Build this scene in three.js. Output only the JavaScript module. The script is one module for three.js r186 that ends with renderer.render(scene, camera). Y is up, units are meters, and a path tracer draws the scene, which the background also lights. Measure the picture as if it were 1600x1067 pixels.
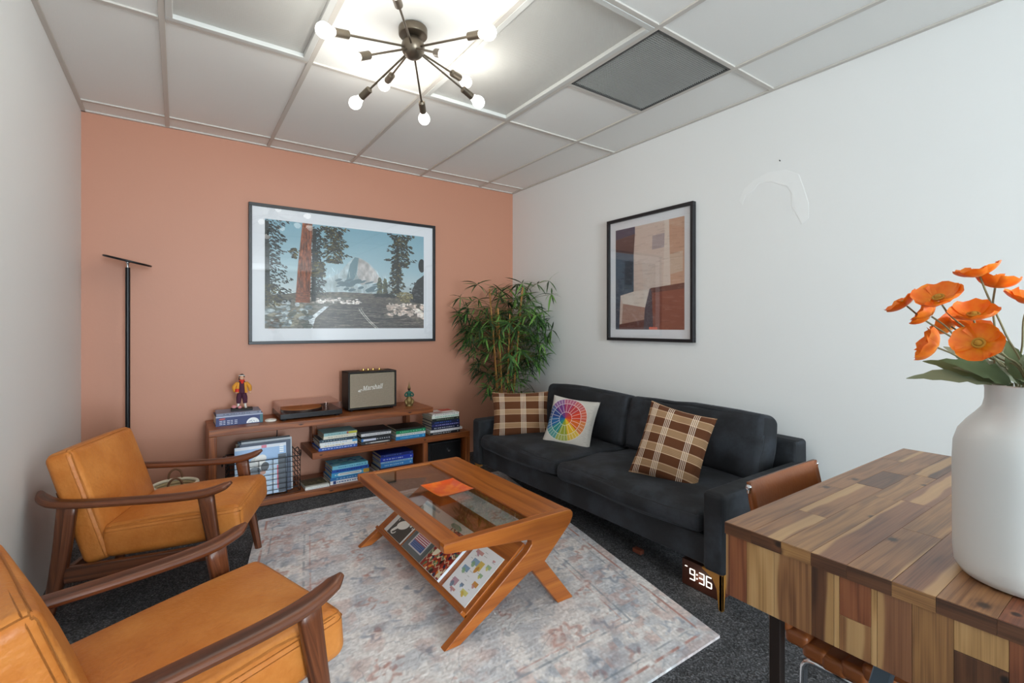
import * as THREE from 'three';
import { RectAreaLightUniformsLib } from 'three/addons/lights/RectAreaLightUniformsLib.js';
import { mergeGeometries } from 'three/addons/utils/BufferGeometryUtils.js';
import { FontLoader } from 'three/addons/loaders/FontLoader.js';
import { TextGeometry } from 'three/addons/geometries/TextGeometry.js';
import { RoundedBoxGeometry } from 'three/addons/geometries/RoundedBoxGeometry.js';

// ---------- camera, sky, large lights, exposure ----------
const scene = new THREE.Scene();
const camera = new THREE.PerspectiveCamera(70.98, 1600 / 1067, 0.05, 60);
camera.position.set(0, 1.2, 0);
camera.rotation.y = THREE.MathUtils.degToRad(-34.86);
camera.setViewOffset(1600, 1067, 0, 23.5, 1600, 1067);      // level camera with a shifted lens: verticals stay vertical
camera.updateProjectionMatrix();
scene.background = new THREE.Color(0.86, 0.93, 1.0);        // overcast sky outside the window
RectAreaLightUniformsLib.init();
const renderer = new THREE.WebGLRenderer({ antialias: true });
renderer.toneMapping = THREE.LinearToneMapping;
renderer.toneMappingExposure = 1.41;
renderer.shadowMap.enabled = true;
renderer.shadowMap.type = THREE.PCFSoftShadowMap;
const BULB_POWER = 0.09, BULB_COLOR = new THREE.Color(0.98, 0.965, 0.90);
const daylight = new THREE.RectAreaLight(new THREE.Color(0.80, 0.92, 1.0), 27, 1.16, 2.1);   // daylight in the window behind the camera
daylight.position.set(0.73, 1.22, 4.95); daylight.lookAt(0.73, 1.22, -5);
scene.add(daylight);

// ---------- helpers ----------
function rng(seed) { let a = seed >>> 0; return () => { a = (a + 0x6D2B79F5) >>> 0; let t = Math.imul(a ^ (a >>> 15), 1 | a); t = (t + Math.imul(t ^ (t >>> 7), 61 | t)) ^ t; return ((t ^ (t >>> 14)) >>> 0) / 4294967296; }; }
const V = (x, y, z) => new THREE.Vector3(x, y, z);
const lerp = (a, b, t) => a + (b - a) * t, clamp = (x, a, b) => Math.min(b, Math.max(a, x)), sstep = (a, b, x) => { const t = clamp((x - a) / (b - a), 0, 1); return t * t * (3 - 2 * t); };
const taken = new Map();
function numbered(name) { const n = taken.get(name) || 0; taken.set(name, n + 1); return n ? `${name}_${String(n).padStart(3, '0')}` : name; }
function shadows(m) { m.castShadow = true; m.receiveShadow = true; return m; }
function merged(geos) {
  const list = (Array.isArray(geos) ? geos : [geos]).map((g) => { const h = g.index ? g.toNonIndexed() : g; for (const k of Object.keys(h.attributes)) if (!['position', 'normal', 'uv'].includes(k)) h.deleteAttribute(k); return h; });
  return list.length > 1 ? mergeGeometries(list) : list[0];
}
function obj(name, geos, mat, parent) { const m = shadows(new THREE.Mesh(merged(geos), mat)); if (parent) { m.name = name; parent.add(m); } else { m.name = numbered(name); scene.add(m); } return m; }
function share(name, geo, mat, parent) { const m = shadows(new THREE.Mesh(geo, mat)); m.name = name; parent.add(m); return m; }
function tag(o, label, category, group) { o.userData = { ...o.userData, label, category }; if (group) o.userData.group = group; return o; }
function thing(name, label, category, pos = [0, 0, 0], turn = 0, group) { const o = new THREE.Group(); o.name = numbered(name); scene.add(o); o.position.set(...pos); o.rotation.y = turn; return tag(o, label, category, group); }
function struct(name, geos, mat) { const m = obj(name, geos, mat); m.userData.kind = 'structure'; return m; }
// texture coordinates in metres, u along the grain axis
function uvM(g0, grain = 'x', off = 0) {
  const g = g0.index ? g0.toNonIndexed() : g0, p = g.attributes.position, n = g.attributes.normal, uv = new Float32Array(p.count * 2), gi = 'xyz'.indexOf(grain);
  for (let i = 0; i < p.count; i++) {
    const a = [p.getX(i), p.getY(i), p.getZ(i)], q = [Math.abs(n.getX(i)), Math.abs(n.getY(i)), Math.abs(n.getZ(i))];
    const d = q[0] >= q[1] && q[0] >= q[2] ? 0 : q[1] >= q[2] ? 1 : 2;
    let u, v; if (d === gi) { u = a[(gi + 1) % 3]; v = a[(gi + 2) % 3]; } else { u = a[gi]; v = a[3 - gi - d]; }
    uv[2 * i] = u + off; uv[2 * i + 1] = v + off * 0.37;
  }
  g.setAttribute('uv', new THREE.BufferAttribute(uv, 2)); return g;
}
function box(w, h, d, x = 0, y = 0, z = 0, grain = 'x', r = 0.003, off = 0) {           // rounded box by its centre
  const rr = Math.min(r, w / 2.1, h / 2.1, d / 2.1), g = rr > 0 ? new RoundedBoxGeometry(w, h, d, 2, rr) : new THREE.BoxGeometry(w, h, d);
  return uvM(g, grain, off).translate(x, y, z);
}
const span = (x0, x1, y0, y1, z0, z1, grain = 'x', r = 0.003, off = 0) => box(x1 - x0, y1 - y0, z1 - z0, (x0 + x1) / 2, (y0 + y1) / 2, (z0 + z1) / 2, grain, r, off);
const slab = (x0, x1, y0, y1, z0, z1) => span(x0, x1, y0, y1, z0, z1, 'x', 0);
function cyl(r0, r1, h, x, y, z, seg = 20) { return new THREE.CylinderGeometry(r1, r0, h, seg).translate(x, y + h / 2, z); }   // r0 below, r1 above, y is the base
function rod(a, b, r0, r1 = r0, seg = 12) { const d = V(0, 0, 0).subVectors(b, a), g = new THREE.CylinderGeometry(r1, r0, d.length(), seg); g.applyQuaternion(new THREE.Quaternion().setFromUnitVectors(V(0, 1, 0), d.clone().normalize())); return g.translate((a.x + b.x) / 2, (a.y + b.y) / 2, (a.z + b.z) / 2); }
function pipe(pts, r, closed = false, seg = 48, rs = 8, tension = 0.5) { return new THREE.TubeGeometry(new THREE.CatmullRomCurve3(pts, closed, 'catmullrom', tension), seg, r, rs, closed); }
const lathe = (pts, seg = 40) => new THREE.LatheGeometry(pts.map(([r, y]) => new THREE.Vector2(r, y)), seg);
function ball(r, x, y, z, sx = 1, sy = 1, sz = 1, seg = 16) { return new THREE.SphereGeometry(r, seg, Math.max(8, seg * 0.6 | 0)).scale(sx, sy, sz).translate(x, y, z); }
function prism(poly, z0, z1, bevel = 0.003) {                                          // polygon in x,y pushed from z0 to z1
  const s = new THREE.Shape(poly.map(([x, y]) => new THREE.Vector2(x, y))), g = new THREE.ExtrudeGeometry(s, { depth: z1 - z0 - 2 * bevel, bevelEnabled: bevel > 0, bevelThickness: bevel, bevelSize: bevel, bevelOffset: -bevel, bevelSegments: 2, curveSegments: 10 });
  return g.translate(0, 0, z0 + bevel);
}
// a bar swept along points with elliptic sections {a: half width, b: half height}
function sweep(pts, sec, up = V(0, 1, 0), seg = 40, ring = 14, power = 2) {
  const c = new THREE.CatmullRomCurve3(pts, false, 'centripetal'), pos = [], uv = [], idx = [];
  let len = 0, last = null;
  for (let i = 0; i <= seg; i++) {
    const t = i / seg, p = c.getPoint(t), tan = c.getTangent(t), side = V(0, 0, 0).crossVectors(tan, up).normalize(), u2 = V(0, 0, 0).crossVectors(side, tan).normalize();
    if (last) len += last.distanceTo(p); last = p;
    const f = t * (sec.length - 1), k = Math.min(sec.length - 2, Math.floor(f)), A = lerp(sec[k][0], sec[k + 1][0], f - k), Bq = lerp(sec[k][1], sec[k + 1][1], f - k);
    for (let j = 0; j <= ring; j++) {
      const an = (j / ring) * Math.PI * 2, cs = Math.cos(an), sn = Math.sin(an), e = 2 / power;
      const x = Math.sign(cs) * Math.abs(cs) ** e * A, y = Math.sign(sn) * Math.abs(sn) ** e * Bq;
      pos.push(p.x + side.x * x + u2.x * y, p.y + side.y * x + u2.y * y, p.z + side.z * x + u2.z * y); uv.push(len, (j / ring) * (A + Bq) * 3);
    }
  }
  const R = ring + 1;
  for (let i = 0; i < seg; i++) for (let j = 0; j < ring; j++) { const a = i * R + j, b = a + R; idx.push(a, a + 1, b, b, a + 1, b + 1); }
  for (const [row, flip] of [[0, true], [seg, false]]) {
    const p = c.getPoint(row / seg), ci = pos.length / 3; pos.push(p.x, p.y, p.z); uv.push(0, 0);
    for (let j = 0; j < ring; j++) { const a = row * R + j; flip ? idx.push(ci, a + 1, a) : idx.push(ci, a, a + 1); }
  }
  const g = new THREE.BufferGeometry(); g.setAttribute('position', new THREE.Float32BufferAttribute(pos, 3)); g.setAttribute('uv', new THREE.Float32BufferAttribute(uv, 2)); g.setIndex(idx); g.computeVertexNormals(); return g;
}
// padded box: rounded edges, crowned faces; bulge = [x, y, z] crown height on each pair of faces
function soft(w, h, d, r, bulge = [0, 0, 0], wob = 0, seed = 1, n = 14) {
  const m = 4, half = [w / 2, h / 2, d / 2], g = new THREE.BoxGeometry(2, 2, 2, n, n, n), p = g.attributes.position, N = noise2(seed);
  const co = (t, hf) => { const s = Math.sign(t), a = Math.abs(t), edge = 1 - (2 * m) / n; return s * (a > edge ? hf - r + ((a - edge) / (1 - edge)) * r : (a / edge) * (hf - r)); };
  for (let i = 0; i < p.count; i++) {
    const q = [co(p.getX(i), half[0]), co(p.getY(i), half[1]), co(p.getZ(i), half[2])], inn = q.map((v, k) => clamp(v, -half[k] + r, half[k] - r));
    const dv = V(q[0] - inn[0], q[1] - inn[1], q[2] - inn[2]); if (dv.length() > 0) dv.normalize();
    const o = [inn[0] + dv.x * r, inn[1] + dv.y * r, inn[2] + dv.z * r], f = q.map((v, k) => 1 - (v / half[k]) ** 2);
    o[0] += Math.sign(dv.x) * Math.abs(dv.x) * bulge[0] * f[1] * f[2]; o[1] += Math.sign(dv.y) * Math.abs(dv.y) * bulge[1] * f[0] * f[2]; o[2] += Math.sign(dv.z) * Math.abs(dv.z) * bulge[2] * f[0] * f[1];
    if (wob) { const k = wob * (N(o[0] * 6 + o[1] * 3, o[2] * 6 + o[1] * 5) - 0.5); o[0] += dv.x * k; o[1] += dv.y * k; o[2] += dv.z * k; }
    p.setXYZ(i, ...o);
  }
  // weld for smooth normals
  const key = new Map(), idx = g.index.array, nrm = new Map(), pv = (i) => V(p.getX(i), p.getY(i), p.getZ(i)), kk = (i) => `${Math.round(p.getX(i) * 2e4)},${Math.round(p.getY(i) * 2e4)},${Math.round(p.getZ(i) * 2e4)}`;
  for (let i = 0; i < idx.length; i += 3) { const a = pv(idx[i]), b = pv(idx[i + 1]), c = pv(idx[i + 2]), fn = V(0, 0, 0).crossVectors(b.clone().sub(a), c.clone().sub(a)); for (const j of [idx[i], idx[i + 1], idx[i + 2]]) { const k = kk(j); if (!nrm.has(k)) nrm.set(k, V(0, 0, 0)); nrm.get(k).add(fn); } }
  for (let i = 0; i < p.count; i++) { const q = nrm.get(kk(i)).clone().normalize(); g.attributes.normal.setXYZ(i, q.x, q.y, q.z); }
  return uvM(g, 'x');
}
const turned = (g, rx = 0, ry = 0, rz = 0, x = 0, y = 0, z = 0) => g.applyMatrix4(new THREE.Matrix4().compose(V(x, y, z), new THREE.Quaternion().setFromEuler(new THREE.Euler(rx, ry, rz)), V(1, 1, 1)));

// ---------- noise and textures ----------
function noise2(seed) { const r = rng(seed * 7919 + 13), T = Float32Array.from({ length: 4096 }, () => r()); const h = (x, y) => T[((x * 73 + y * 179 + ((x * y) & 63) * 31) & 4095)]; return (x, y) => { const xi = Math.floor(x), yi = Math.floor(y), fx = sstep(0, 1, x - xi), fy = sstep(0, 1, y - yi); return lerp(lerp(h(xi, yi), h(xi + 1, yi), fx), lerp(h(xi, yi + 1), h(xi + 1, yi + 1), fx), fy); }; }
function tiled(seed) {                                                                  // value noise that repeats over the unit square
  const r = rng(seed * 104729 + 7), T = Float32Array.from({ length: 65536 }, () => r()), h = (x, y) => T[(x * 251 + y * 4099) & 65535];
  const one = (u, v, fx, fy) => { const x = u * fx, y = v * fy, xi = Math.floor(x), yi = Math.floor(y), a = sstep(0, 1, x - xi), b = sstep(0, 1, y - yi), x0 = ((xi % fx) + fx) % fx, y0 = ((yi % fy) + fy) % fy, x1 = (x0 + 1) % fx, y1 = (y0 + 1) % fy; return lerp(lerp(h(x0, y0), h(x1, y0), a), lerp(h(x0, y1), h(x1, y1), a), b); };
  return (u, v, fx, fy, oct = 3) => { let s = 0, a = 0.5, t = 0; for (let o = 0; o < oct; o++) { s += a * one(u + o * 0.37, v + o * 0.61, fx << o, fy << o); t += a; a *= 0.5; } return s / t; };
}
function dataTex(w, h, fn, su = 1, sv = 1, srgb = true) {                              // su, sv: metres that one tile covers
  const d = new Uint8Array(w * h * 4); for (let y = 0; y < h; y++) for (let x = 0; x < w; x++) { const c = fn((x + 0.5) / w, (y + 0.5) / h), i = (y * w + x) * 4; if (typeof c === 'number') { d[i] = d[i + 1] = d[i + 2] = clamp(c, 0, 255); } else { d[i] = clamp(c[0], 0, 255); d[i + 1] = clamp(c[1], 0, 255); d[i + 2] = clamp(c[2], 0, 255); } d[i + 3] = 255; }
  const t = new THREE.DataTexture(d, w, h, THREE.RGBAFormat); t.wrapS = t.wrapT = THREE.RepeatWrapping; t.magFilter = THREE.LinearFilter; t.minFilter = THREE.LinearFilter; if (srgb) t.colorSpace = THREE.SRGBColorSpace; t.repeat.set(1 / su, 1 / sv); t.needsUpdate = true; return t;
}
function canvasTex(w, h, draw) { const c = document.createElement('canvas'); c.width = w; c.height = h; const x = c.getContext('2d'); draw(x, w, h); const t = new THREE.CanvasTexture(c); t.colorSpace = THREE.SRGBColorSpace; t.anisotropy = 8; return t; }
const mix3 = (a, b, t) => [lerp(a[0], b[0], t), lerp(a[1], b[1], t), lerp(a[2], b[2], t)];
const hex = (s) => [parseInt(s.slice(1, 3), 16), parseInt(s.slice(3, 5), 16), parseInt(s.slice(5, 7), 16)];
function woodTex(seed, dark, mid, light, { rings = 5, warp = 1.4, fine = 0.3, su = 0.9, sv = 0.22, size = 384, knots = 0, sap = null } = {}) {
  const T = tiled(seed), D = hex(dark), M = hex(mid), L = hex(light), S = sap && hex(sap), r = rng(seed), K = Array.from({ length: knots }, () => [r(), r(), 0.03 + 0.04 * r()]);
  return dataTex(size, size, (u, v) => {
    let bend = 0, kn = 0; for (const [ku, kv, kr] of K) { const du = (u - ku) * 2.2, dv = (v - kv) * 0.7, q = Math.exp(-(du * du + dv * dv) / (kr * kr)); bend += q; kn = Math.max(kn, sstep(0.45, 0.95, q)); }
    const w = T(u, v, 2, 5, 3), ring = 0.5 + 0.5 * Math.sin((v * rings + warp * w + bend * 0.9) * Math.PI * 2), f = T(u, v, 5, 110, 2), m = T(u, v, 2, 22, 3);
    const t = clamp(0.38 * ring + 0.42 * m + fine * (f - 0.5) + 0.12, 0, 1);
    let c = t < 0.5 ? mix3(D, M, t * 2) : mix3(M, L, t * 2 - 1); if (S) { const b = v + 0.16 * (T(u, v, 3, 2, 3) - 0.5), q = sstep(0.70, 0.745, b) * sstep(0.93, 0.885, b); c = mix3(c, [S[0] + 26 * (m - 0.5), S[1] + 26 * (m - 0.5), S[2] + 22 * (m - 0.5)], 0.9 * q); } if (kn) c = mix3(c, [D[0] * 0.45, D[1] * 0.4, D[2] * 0.4], kn * 0.85); return c;
  }, su, sv);
}
const std = (o) => new THREE.MeshStandardMaterial(o), phy = (o) => new THREE.MeshPhysicalMaterial(o);
const plain = (color, roughness = 0.6, metalness = 0) => std({ color, roughness, metalness });
const T1 = tiled(11), T2 = tiled(12);
const fineBump = dataTex(256, 256, (u, v) => 128 + 110 * (T1(u, v, 64, 64, 2) - 0.5), 0.25, 0.25, false);
const paintBump = dataTex(256, 256, (u, v) => 128 + 90 * (T2(u, v, 24, 24, 3) - 0.5), 0.35, 0.35, false);
const wallMat = (color, roughness = 0.55) => std({ color, roughness, bumpMap: paintBump, bumpScale: 0.0006 });
const M = {
  white: wallMat('#ededeb'), orange: wallMat('#c48a70', 0.5),
  tile: std({ color: '#f3f2ee', roughness: 0.95, bumpMap: fineBump, bumpScale: 0.0006 }), bar: plain('#cfc9c1', 0.5),
  whiteMetal: plain('#d2d2ce', 0.45), black: plain('#141417', 0.45), blackMetal: plain('#17171a', 0.35, 0.3), chrome: plain('#d5d8dc', 0.12, 1), steel: plain('#7b8a98', 0.3, 0.9),
  bronze: plain('#6f6558', 0.34, 0.85), paper: plain('#e8e2d2', 0.85), pageEdge: plain('#d9cfb8', 0.9), brass: plain('#b27a34', 0.42, 0.25),
};

// ---------- the room ----------
const XL = -0.497, XR = 2.78, ZB = -3.98, ZF = 5.0, CE = 2.54;
const TC = tiled(21);
const carpet = dataTex(512, 512, (u, v) => { const a = TC(u, v, 170, 170, 1), b = TC(u, v, 12, 12, 3), k = TC(u, v, 90, 90, 2); const g = 52 + 74 * a * a + 26 * (b - 0.5) + 34 * (k - 0.5); return [g, g * 1.0, g * 1.03]; }, 0.7, 0.7);
const carpetBump = dataTex(512, 512, (u, v) => 255 * TC(u, v, 170, 170, 1), 0.7, 0.7, false);
const floor = struct('floor', slab(XL - 0.12, XR + 0.12, -0.12, 0, ZB - 0.12, ZF + 0.12), std({ map: carpet, roughness: 1, bumpMap: carpetBump, bumpScale: 0.003 }));
struct('wall_back', slab(XL - 0.12, XR + 0.12, 0, 2.8, ZB - 0.12, ZB), M.orange);
struct('wall_left', slab(XL - 0.12, XL, 0, 2.8, ZB, ZF), M.white);
const wallRight = struct('wall_right', slab(XR, XR + 0.12, 0, 2.8, ZB, ZF), M.white);
{ // mended plaster on the right wall: a thin raised skim with a ragged rim
  const pts = [[-1.57, 1.93], [-1.55, 1.985], [-1.50, 2.0], [-1.47, 2.035], [-1.40, 2.03], [-1.355, 2.0], [-1.315, 1.985], [-1.285, 1.93], [-1.29, 1.87], [-1.255, 1.80], [-1.235, 1.755], [-1.20, 1.78], [-1.20, 1.86], [-1.225, 1.95], [-1.25, 2.03], [-1.32, 2.075], [-1.42, 2.085], [-1.50, 2.06], [-1.56, 2.02], [-1.59, 1.96]];
  const g = prism(pts, 0, 0.0012, 0.0005).applyMatrix4(new THREE.Matrix4().makeRotationY(-Math.PI / 2)); g.translate(XR - 0.0001, 0, 0);
  obj('plaster_patch', g, wallMat('#f1f1ef', 0.5), wallRight);
  obj('nail', rod(V(XR + 0.005, 2.13, -1.35), V(XR - 0.008, 2.135, -1.35), 0.0025), M.black, wallRight);
}
// the wall behind the camera with its window
const WX0 = 0.10, WX1 = 1.31, WY0 = 0.12, WY1 = 2.34;
struct('wall_rear', [slab(XL - 0.12, WX0, 0, 2.8, ZF, ZF + 0.12), slab(WX1, XR + 0.12, 0, 2.8, ZF, ZF + 0.12), slab(WX0, WX1, 0, WY0, ZF, ZF + 0.12), slab(WX0, WX1, WY1, 2.8, ZF, ZF + 0.12)], M.white);
{
  const w = struct('window_1', [span(WX0, WX1, WY0, WY0 + 0.05, ZF + 0.03, ZF + 0.09), span(WX0, WX1, WY1 - 0.05, WY1, ZF + 0.03, ZF + 0.09), span(WX0, WX0 + 0.05, WY0, WY1, ZF + 0.03, ZF + 0.09), span(WX1 - 0.05, WX1, WY0, WY1, ZF + 0.03, ZF + 0.09), span(0.68, 0.73, WY0, WY1, ZF + 0.03, ZF + 0.09)], M.whiteMetal);
  const glass = phy({ color: '#ffffff', transmission: 1, thickness: 0, roughness: 0.02, ior: 1.5 });
  obj('pane', slab(WX0 + 0.05, 0.68, WY0 + 0.05, WY1 - 0.05, ZF + 0.055, ZF + 0.061), glass, w); obj('pane', slab(0.73, WX1 - 0.05, WY0 + 0.05, WY1 - 0.05, ZF + 0.055, ZF + 0.061), glass, w);
}
// suspended ceiling: bars, lay-in tiles
const GX = [XL, -0.06, 0.55, 1.16, 1.768, 2.378, XR], GZ = [ZB, -3.79, -2.59, -1.385, -0.18, 1.025, 2.23, 3.435, 4.64, ZF], BW = 0.024;
const ceiling = struct('ceiling', slab(XL - 0.12, XR + 0.12, 2.68, 2.8, ZB - 0.12, ZF + 0.12), M.white);
const barGeo = (x0, x1, z0, z1) => span(x0, x1, CE, CE + 0.012, z0, z1, 'x', 0.0015);
for (const x of GX.slice(1, -1)) obj('ceiling_bar', barGeo(x - BW / 2, x + BW / 2, ZB, ZF), M.bar, ceiling);
for (const z of GZ.slice(1, -1)) for (let i = 0; i < GX.length - 1; i++) obj('ceiling_bar', barGeo(GX[i] + BW / 2 * (i ? 1 : 0), GX[i + 1] - BW / 2 * (i < GX.length - 2 ? 1 : 0), z - BW / 2, z + BW / 2), M.bar, ceiling);
obj('ceiling_bar', barGeo(1.78, 2.366, -2.0 - BW / 2, -2.0 + BW / 2), M.bar, ceiling);
for (const [x0, x1, z0, z1] of [[XL, XR, ZB, ZB + 0.02], [XL, XR, ZF - 0.02, ZF], [XL, XL + 0.022, ZB, ZF], [XR - 0.022, XR, ZB, ZF]]) obj('wall_angle', span(x0, x1, CE - 0.001, CE + 0.02, z0, z1, 'x', 0.001), M.bar, ceiling);
const lights = new Set(['1,2', '3,2']);
for (let i = 0; i < GX.length - 1; i++) for (let j = 0; j < GZ.length - 1; j++) {
  if (lights.has(`${i},${j - 0}`) && j === 2) continue;
  const z0 = GZ[j], z1 = i === 4 && j === 1 + 1 ? -2.0 : GZ[j + 1], a = j === 0 ? z0 : z0, g = span(GX[i] + 0.003, GX[i + 1] - 0.003, CE + 0.008, CE + 0.024, a + 0.003, z1 - 0.003, 'x', 0.002);
  if (i === 4 && j === 2) { obj('ceiling_tile', span(GX[4] + 0.003, GX[5] - 0.003, CE + 0.008, CE + 0.024, -2.587, -2.003, 'x', 0.002), M.tile, ceiling); continue; }
  obj('ceiling_tile', g, M.tile, ceiling);
}
// two troffers, switched off
const lensTex = dataTex(64, 64, (u, v) => 128 + 100 * Math.sin(u * Math.PI * 8) * Math.sin(v * Math.PI * 8), 0.04, 0.04, false);
const lens = std({ color: '#cbcac5', roughness: 0.35, bumpMap: lensTex, bumpScale: 0.001 });
for (const [x0, x1, label] of [[-0.048, 0.538, 'recessed ceiling light panel with grey lens left of the chandelier, switched off'], [1.172, 1.756, 'recessed ceiling light panel with grey lens right of the chandelier, switched off']]) {
  const cx = (x0 + x1) / 2, cz = (-2.578 - 1.397) / 2, t = thing('ceiling_light_panel', label, 'ceiling light', [cx, CE, cz]), w = x1 - x0, d = 1.181, f = 0.028;
  obj('frame', [box(w, 0.022, f, 0, 0.009, -d / 2 + f / 2), box(w, 0.022, f, 0, 0.009, d / 2 - f / 2), box(f, 0.022, d - 2 * f, -w / 2 + f / 2, 0.009, 0, 'z'), box(f, 0.022, d - 2 * f, w / 2 - f / 2, 0.009, 0, 'z')], M.whiteMetal, t);
  obj('lens', box(w - 2 * f, 0.006, d - 2 * f, 0, 0.022, 0, 'x', 0), lens, t); obj('housing', [box(w, 0.004, d, 0, 0.09, 0, 'x', 0), box(w, 0.07, 0.004, 0, 0.055, -d / 2 + 0.004), box(w, 0.07, 0.004, 0, 0.055, d / 2 - 0.004)], M.whiteMetal, t);
}
{ // return-air grille: eggcrate core in a frame, duct plate behind
  const t = thing('air_return_grille', 'square grey eggcrate air return grille in the ceiling', 'vent', [2.073, CE, -1.692]), w = 0.584, d = 0.588, f = 0.012;
  obj('frame', [box(w, 0.02, f, 0, 0.01, -d / 2 + f / 2), box(w, 0.02, f, 0, 0.01, d / 2 - f / 2), box(f, 0.02, d, -w / 2 + f / 2, 0.01, 0, 'z'), box(f, 0.02, d, w / 2 - f / 2, 0.01, 0, 'z')], plain('#4a4a48', 0.5), t);
  const gs = []; for (let i = 1; i < 46; i++) { const x = -w / 2 + f + (w - 2 * f) * i / 46, z = -d / 2 + f + (d - 2 * f) * i / 46; gs.push(box(0.0016, 0.010, d - 2 * f, x, 0.009, 0, 'z', 0), box(w - 2 * f, 0.010, 0.0016, 0, 0.009, z, 'x', 0)); }
  const core = obj('eggcrate', gs, plain('#b9b9b5', 0.5, 0.1), t); core.userData.kind = 'stuff';
  obj('duct', [box(w, 0.004, d, 0, 0.11, 0, 'x', 0), box(w, 0.1, 0.004, 0, 0.06, -d / 2), box(w, 0.1, 0.004, 0, 0.06, d / 2), box(0.004, 0.1, d, -w / 2, 0.06, 0), box(0.004, 0.1, d, w / 2, 0.06, 0)], plain('#565450', 0.7), t);
  obj('damper_plate', [box(0.30, 0.004, 0.30, -0.02, 0.045, 0.0, 'x', 0), ...[-0.1, -0.03, 0.04, 0.1].map((x) => box(0.012, 0.006, 0.26, x, 0.04, 0, 'z', 0))], plain('#8c8c8a', 0.4, 0.4), t);
}
// chandelier
{
  const hub = V(0.866, 2.4532, -2.022), t = thing('sputnik_chandelier', 'bronze sputnik chandelier with ten glowing round bulbs below the ceiling', 'chandelier', [hub.x, hub.y, hub.z]);
  obj('canopy', [lathe([[0, 0.087], [0.062, 0.087], [0.064, 0.082], [0.064, 0.055], [0.060, 0.05], [0, 0.05]], 40)], M.bronze, t);
  obj('stem', cyl(0.016, 0.016, 0.03, 0, 0.03, 0), M.bronze, t); obj('hub', ball(0.052, 0, 0, 0, 1, 1, 1, 32), M.bronze, t);
  const bulbGlass = std({ color: '#ffffff', roughness: 0.3, emissive: BULB_COLOR, emissiveIntensity: 2.2 });
  const ends = [[-0.405, -0.105, 0.082], [-0.315, -0.208, 0.132], [-0.16, -0.166, -0.327], [-0.004, -0.02, -0.359], [0.195, -0.162, -0.309], [0.376, -0.123, -0.055], [0.339, -0.004, -0.12], [-0.012, -0.198, 0.348], [0.155, -0.076, 0.395], [-0.235, -0.042, 0.37]];
  for (const e of ends) {
    const E0 = V(...e), dir = E0.clone().normalize(), L = E0.length(), at = (d) => dir.clone().multiplyScalar(d);
    const a = obj('arm', rod(at(0.045), at(L - 0.10), 0.0048), M.bronze, t);
    obj('socket', [rod(at(L - 0.105), at(L - 0.045), 0.0165, 0.0165, 20), rod(at(L - 0.112), at(L - 0.105), 0.008, 0.0165, 20)], M.bronze, a);
    const q = new THREE.Quaternion().setFromUnitVectors(V(0, 1, 0), dir), c = at(L);
    const bg = lathe([[0, 0.031], [0.012, 0.0285], [0.022, 0.0215], [0.029, 0.009], [0.0305, -0.002], [0.027, -0.016], [0.019, -0.030], [0.0145, -0.046], [0, -0.046]], 24).applyQuaternion(q).translate(c.x, c.y, c.z);
    const b = obj('bulb', bg, bulbGlass, a); b.castShadow = false;
    const pl = new THREE.PointLight(BULB_COLOR, BULB_POWER, 0, 2); pl.position.copy(hub).add(c); pl.castShadow = true; pl.shadow.radius = 1.4; pl.shadow.mapSize.set(512, 512); pl.shadow.bias = -0.002; scene.add(pl);
  }
}

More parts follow.
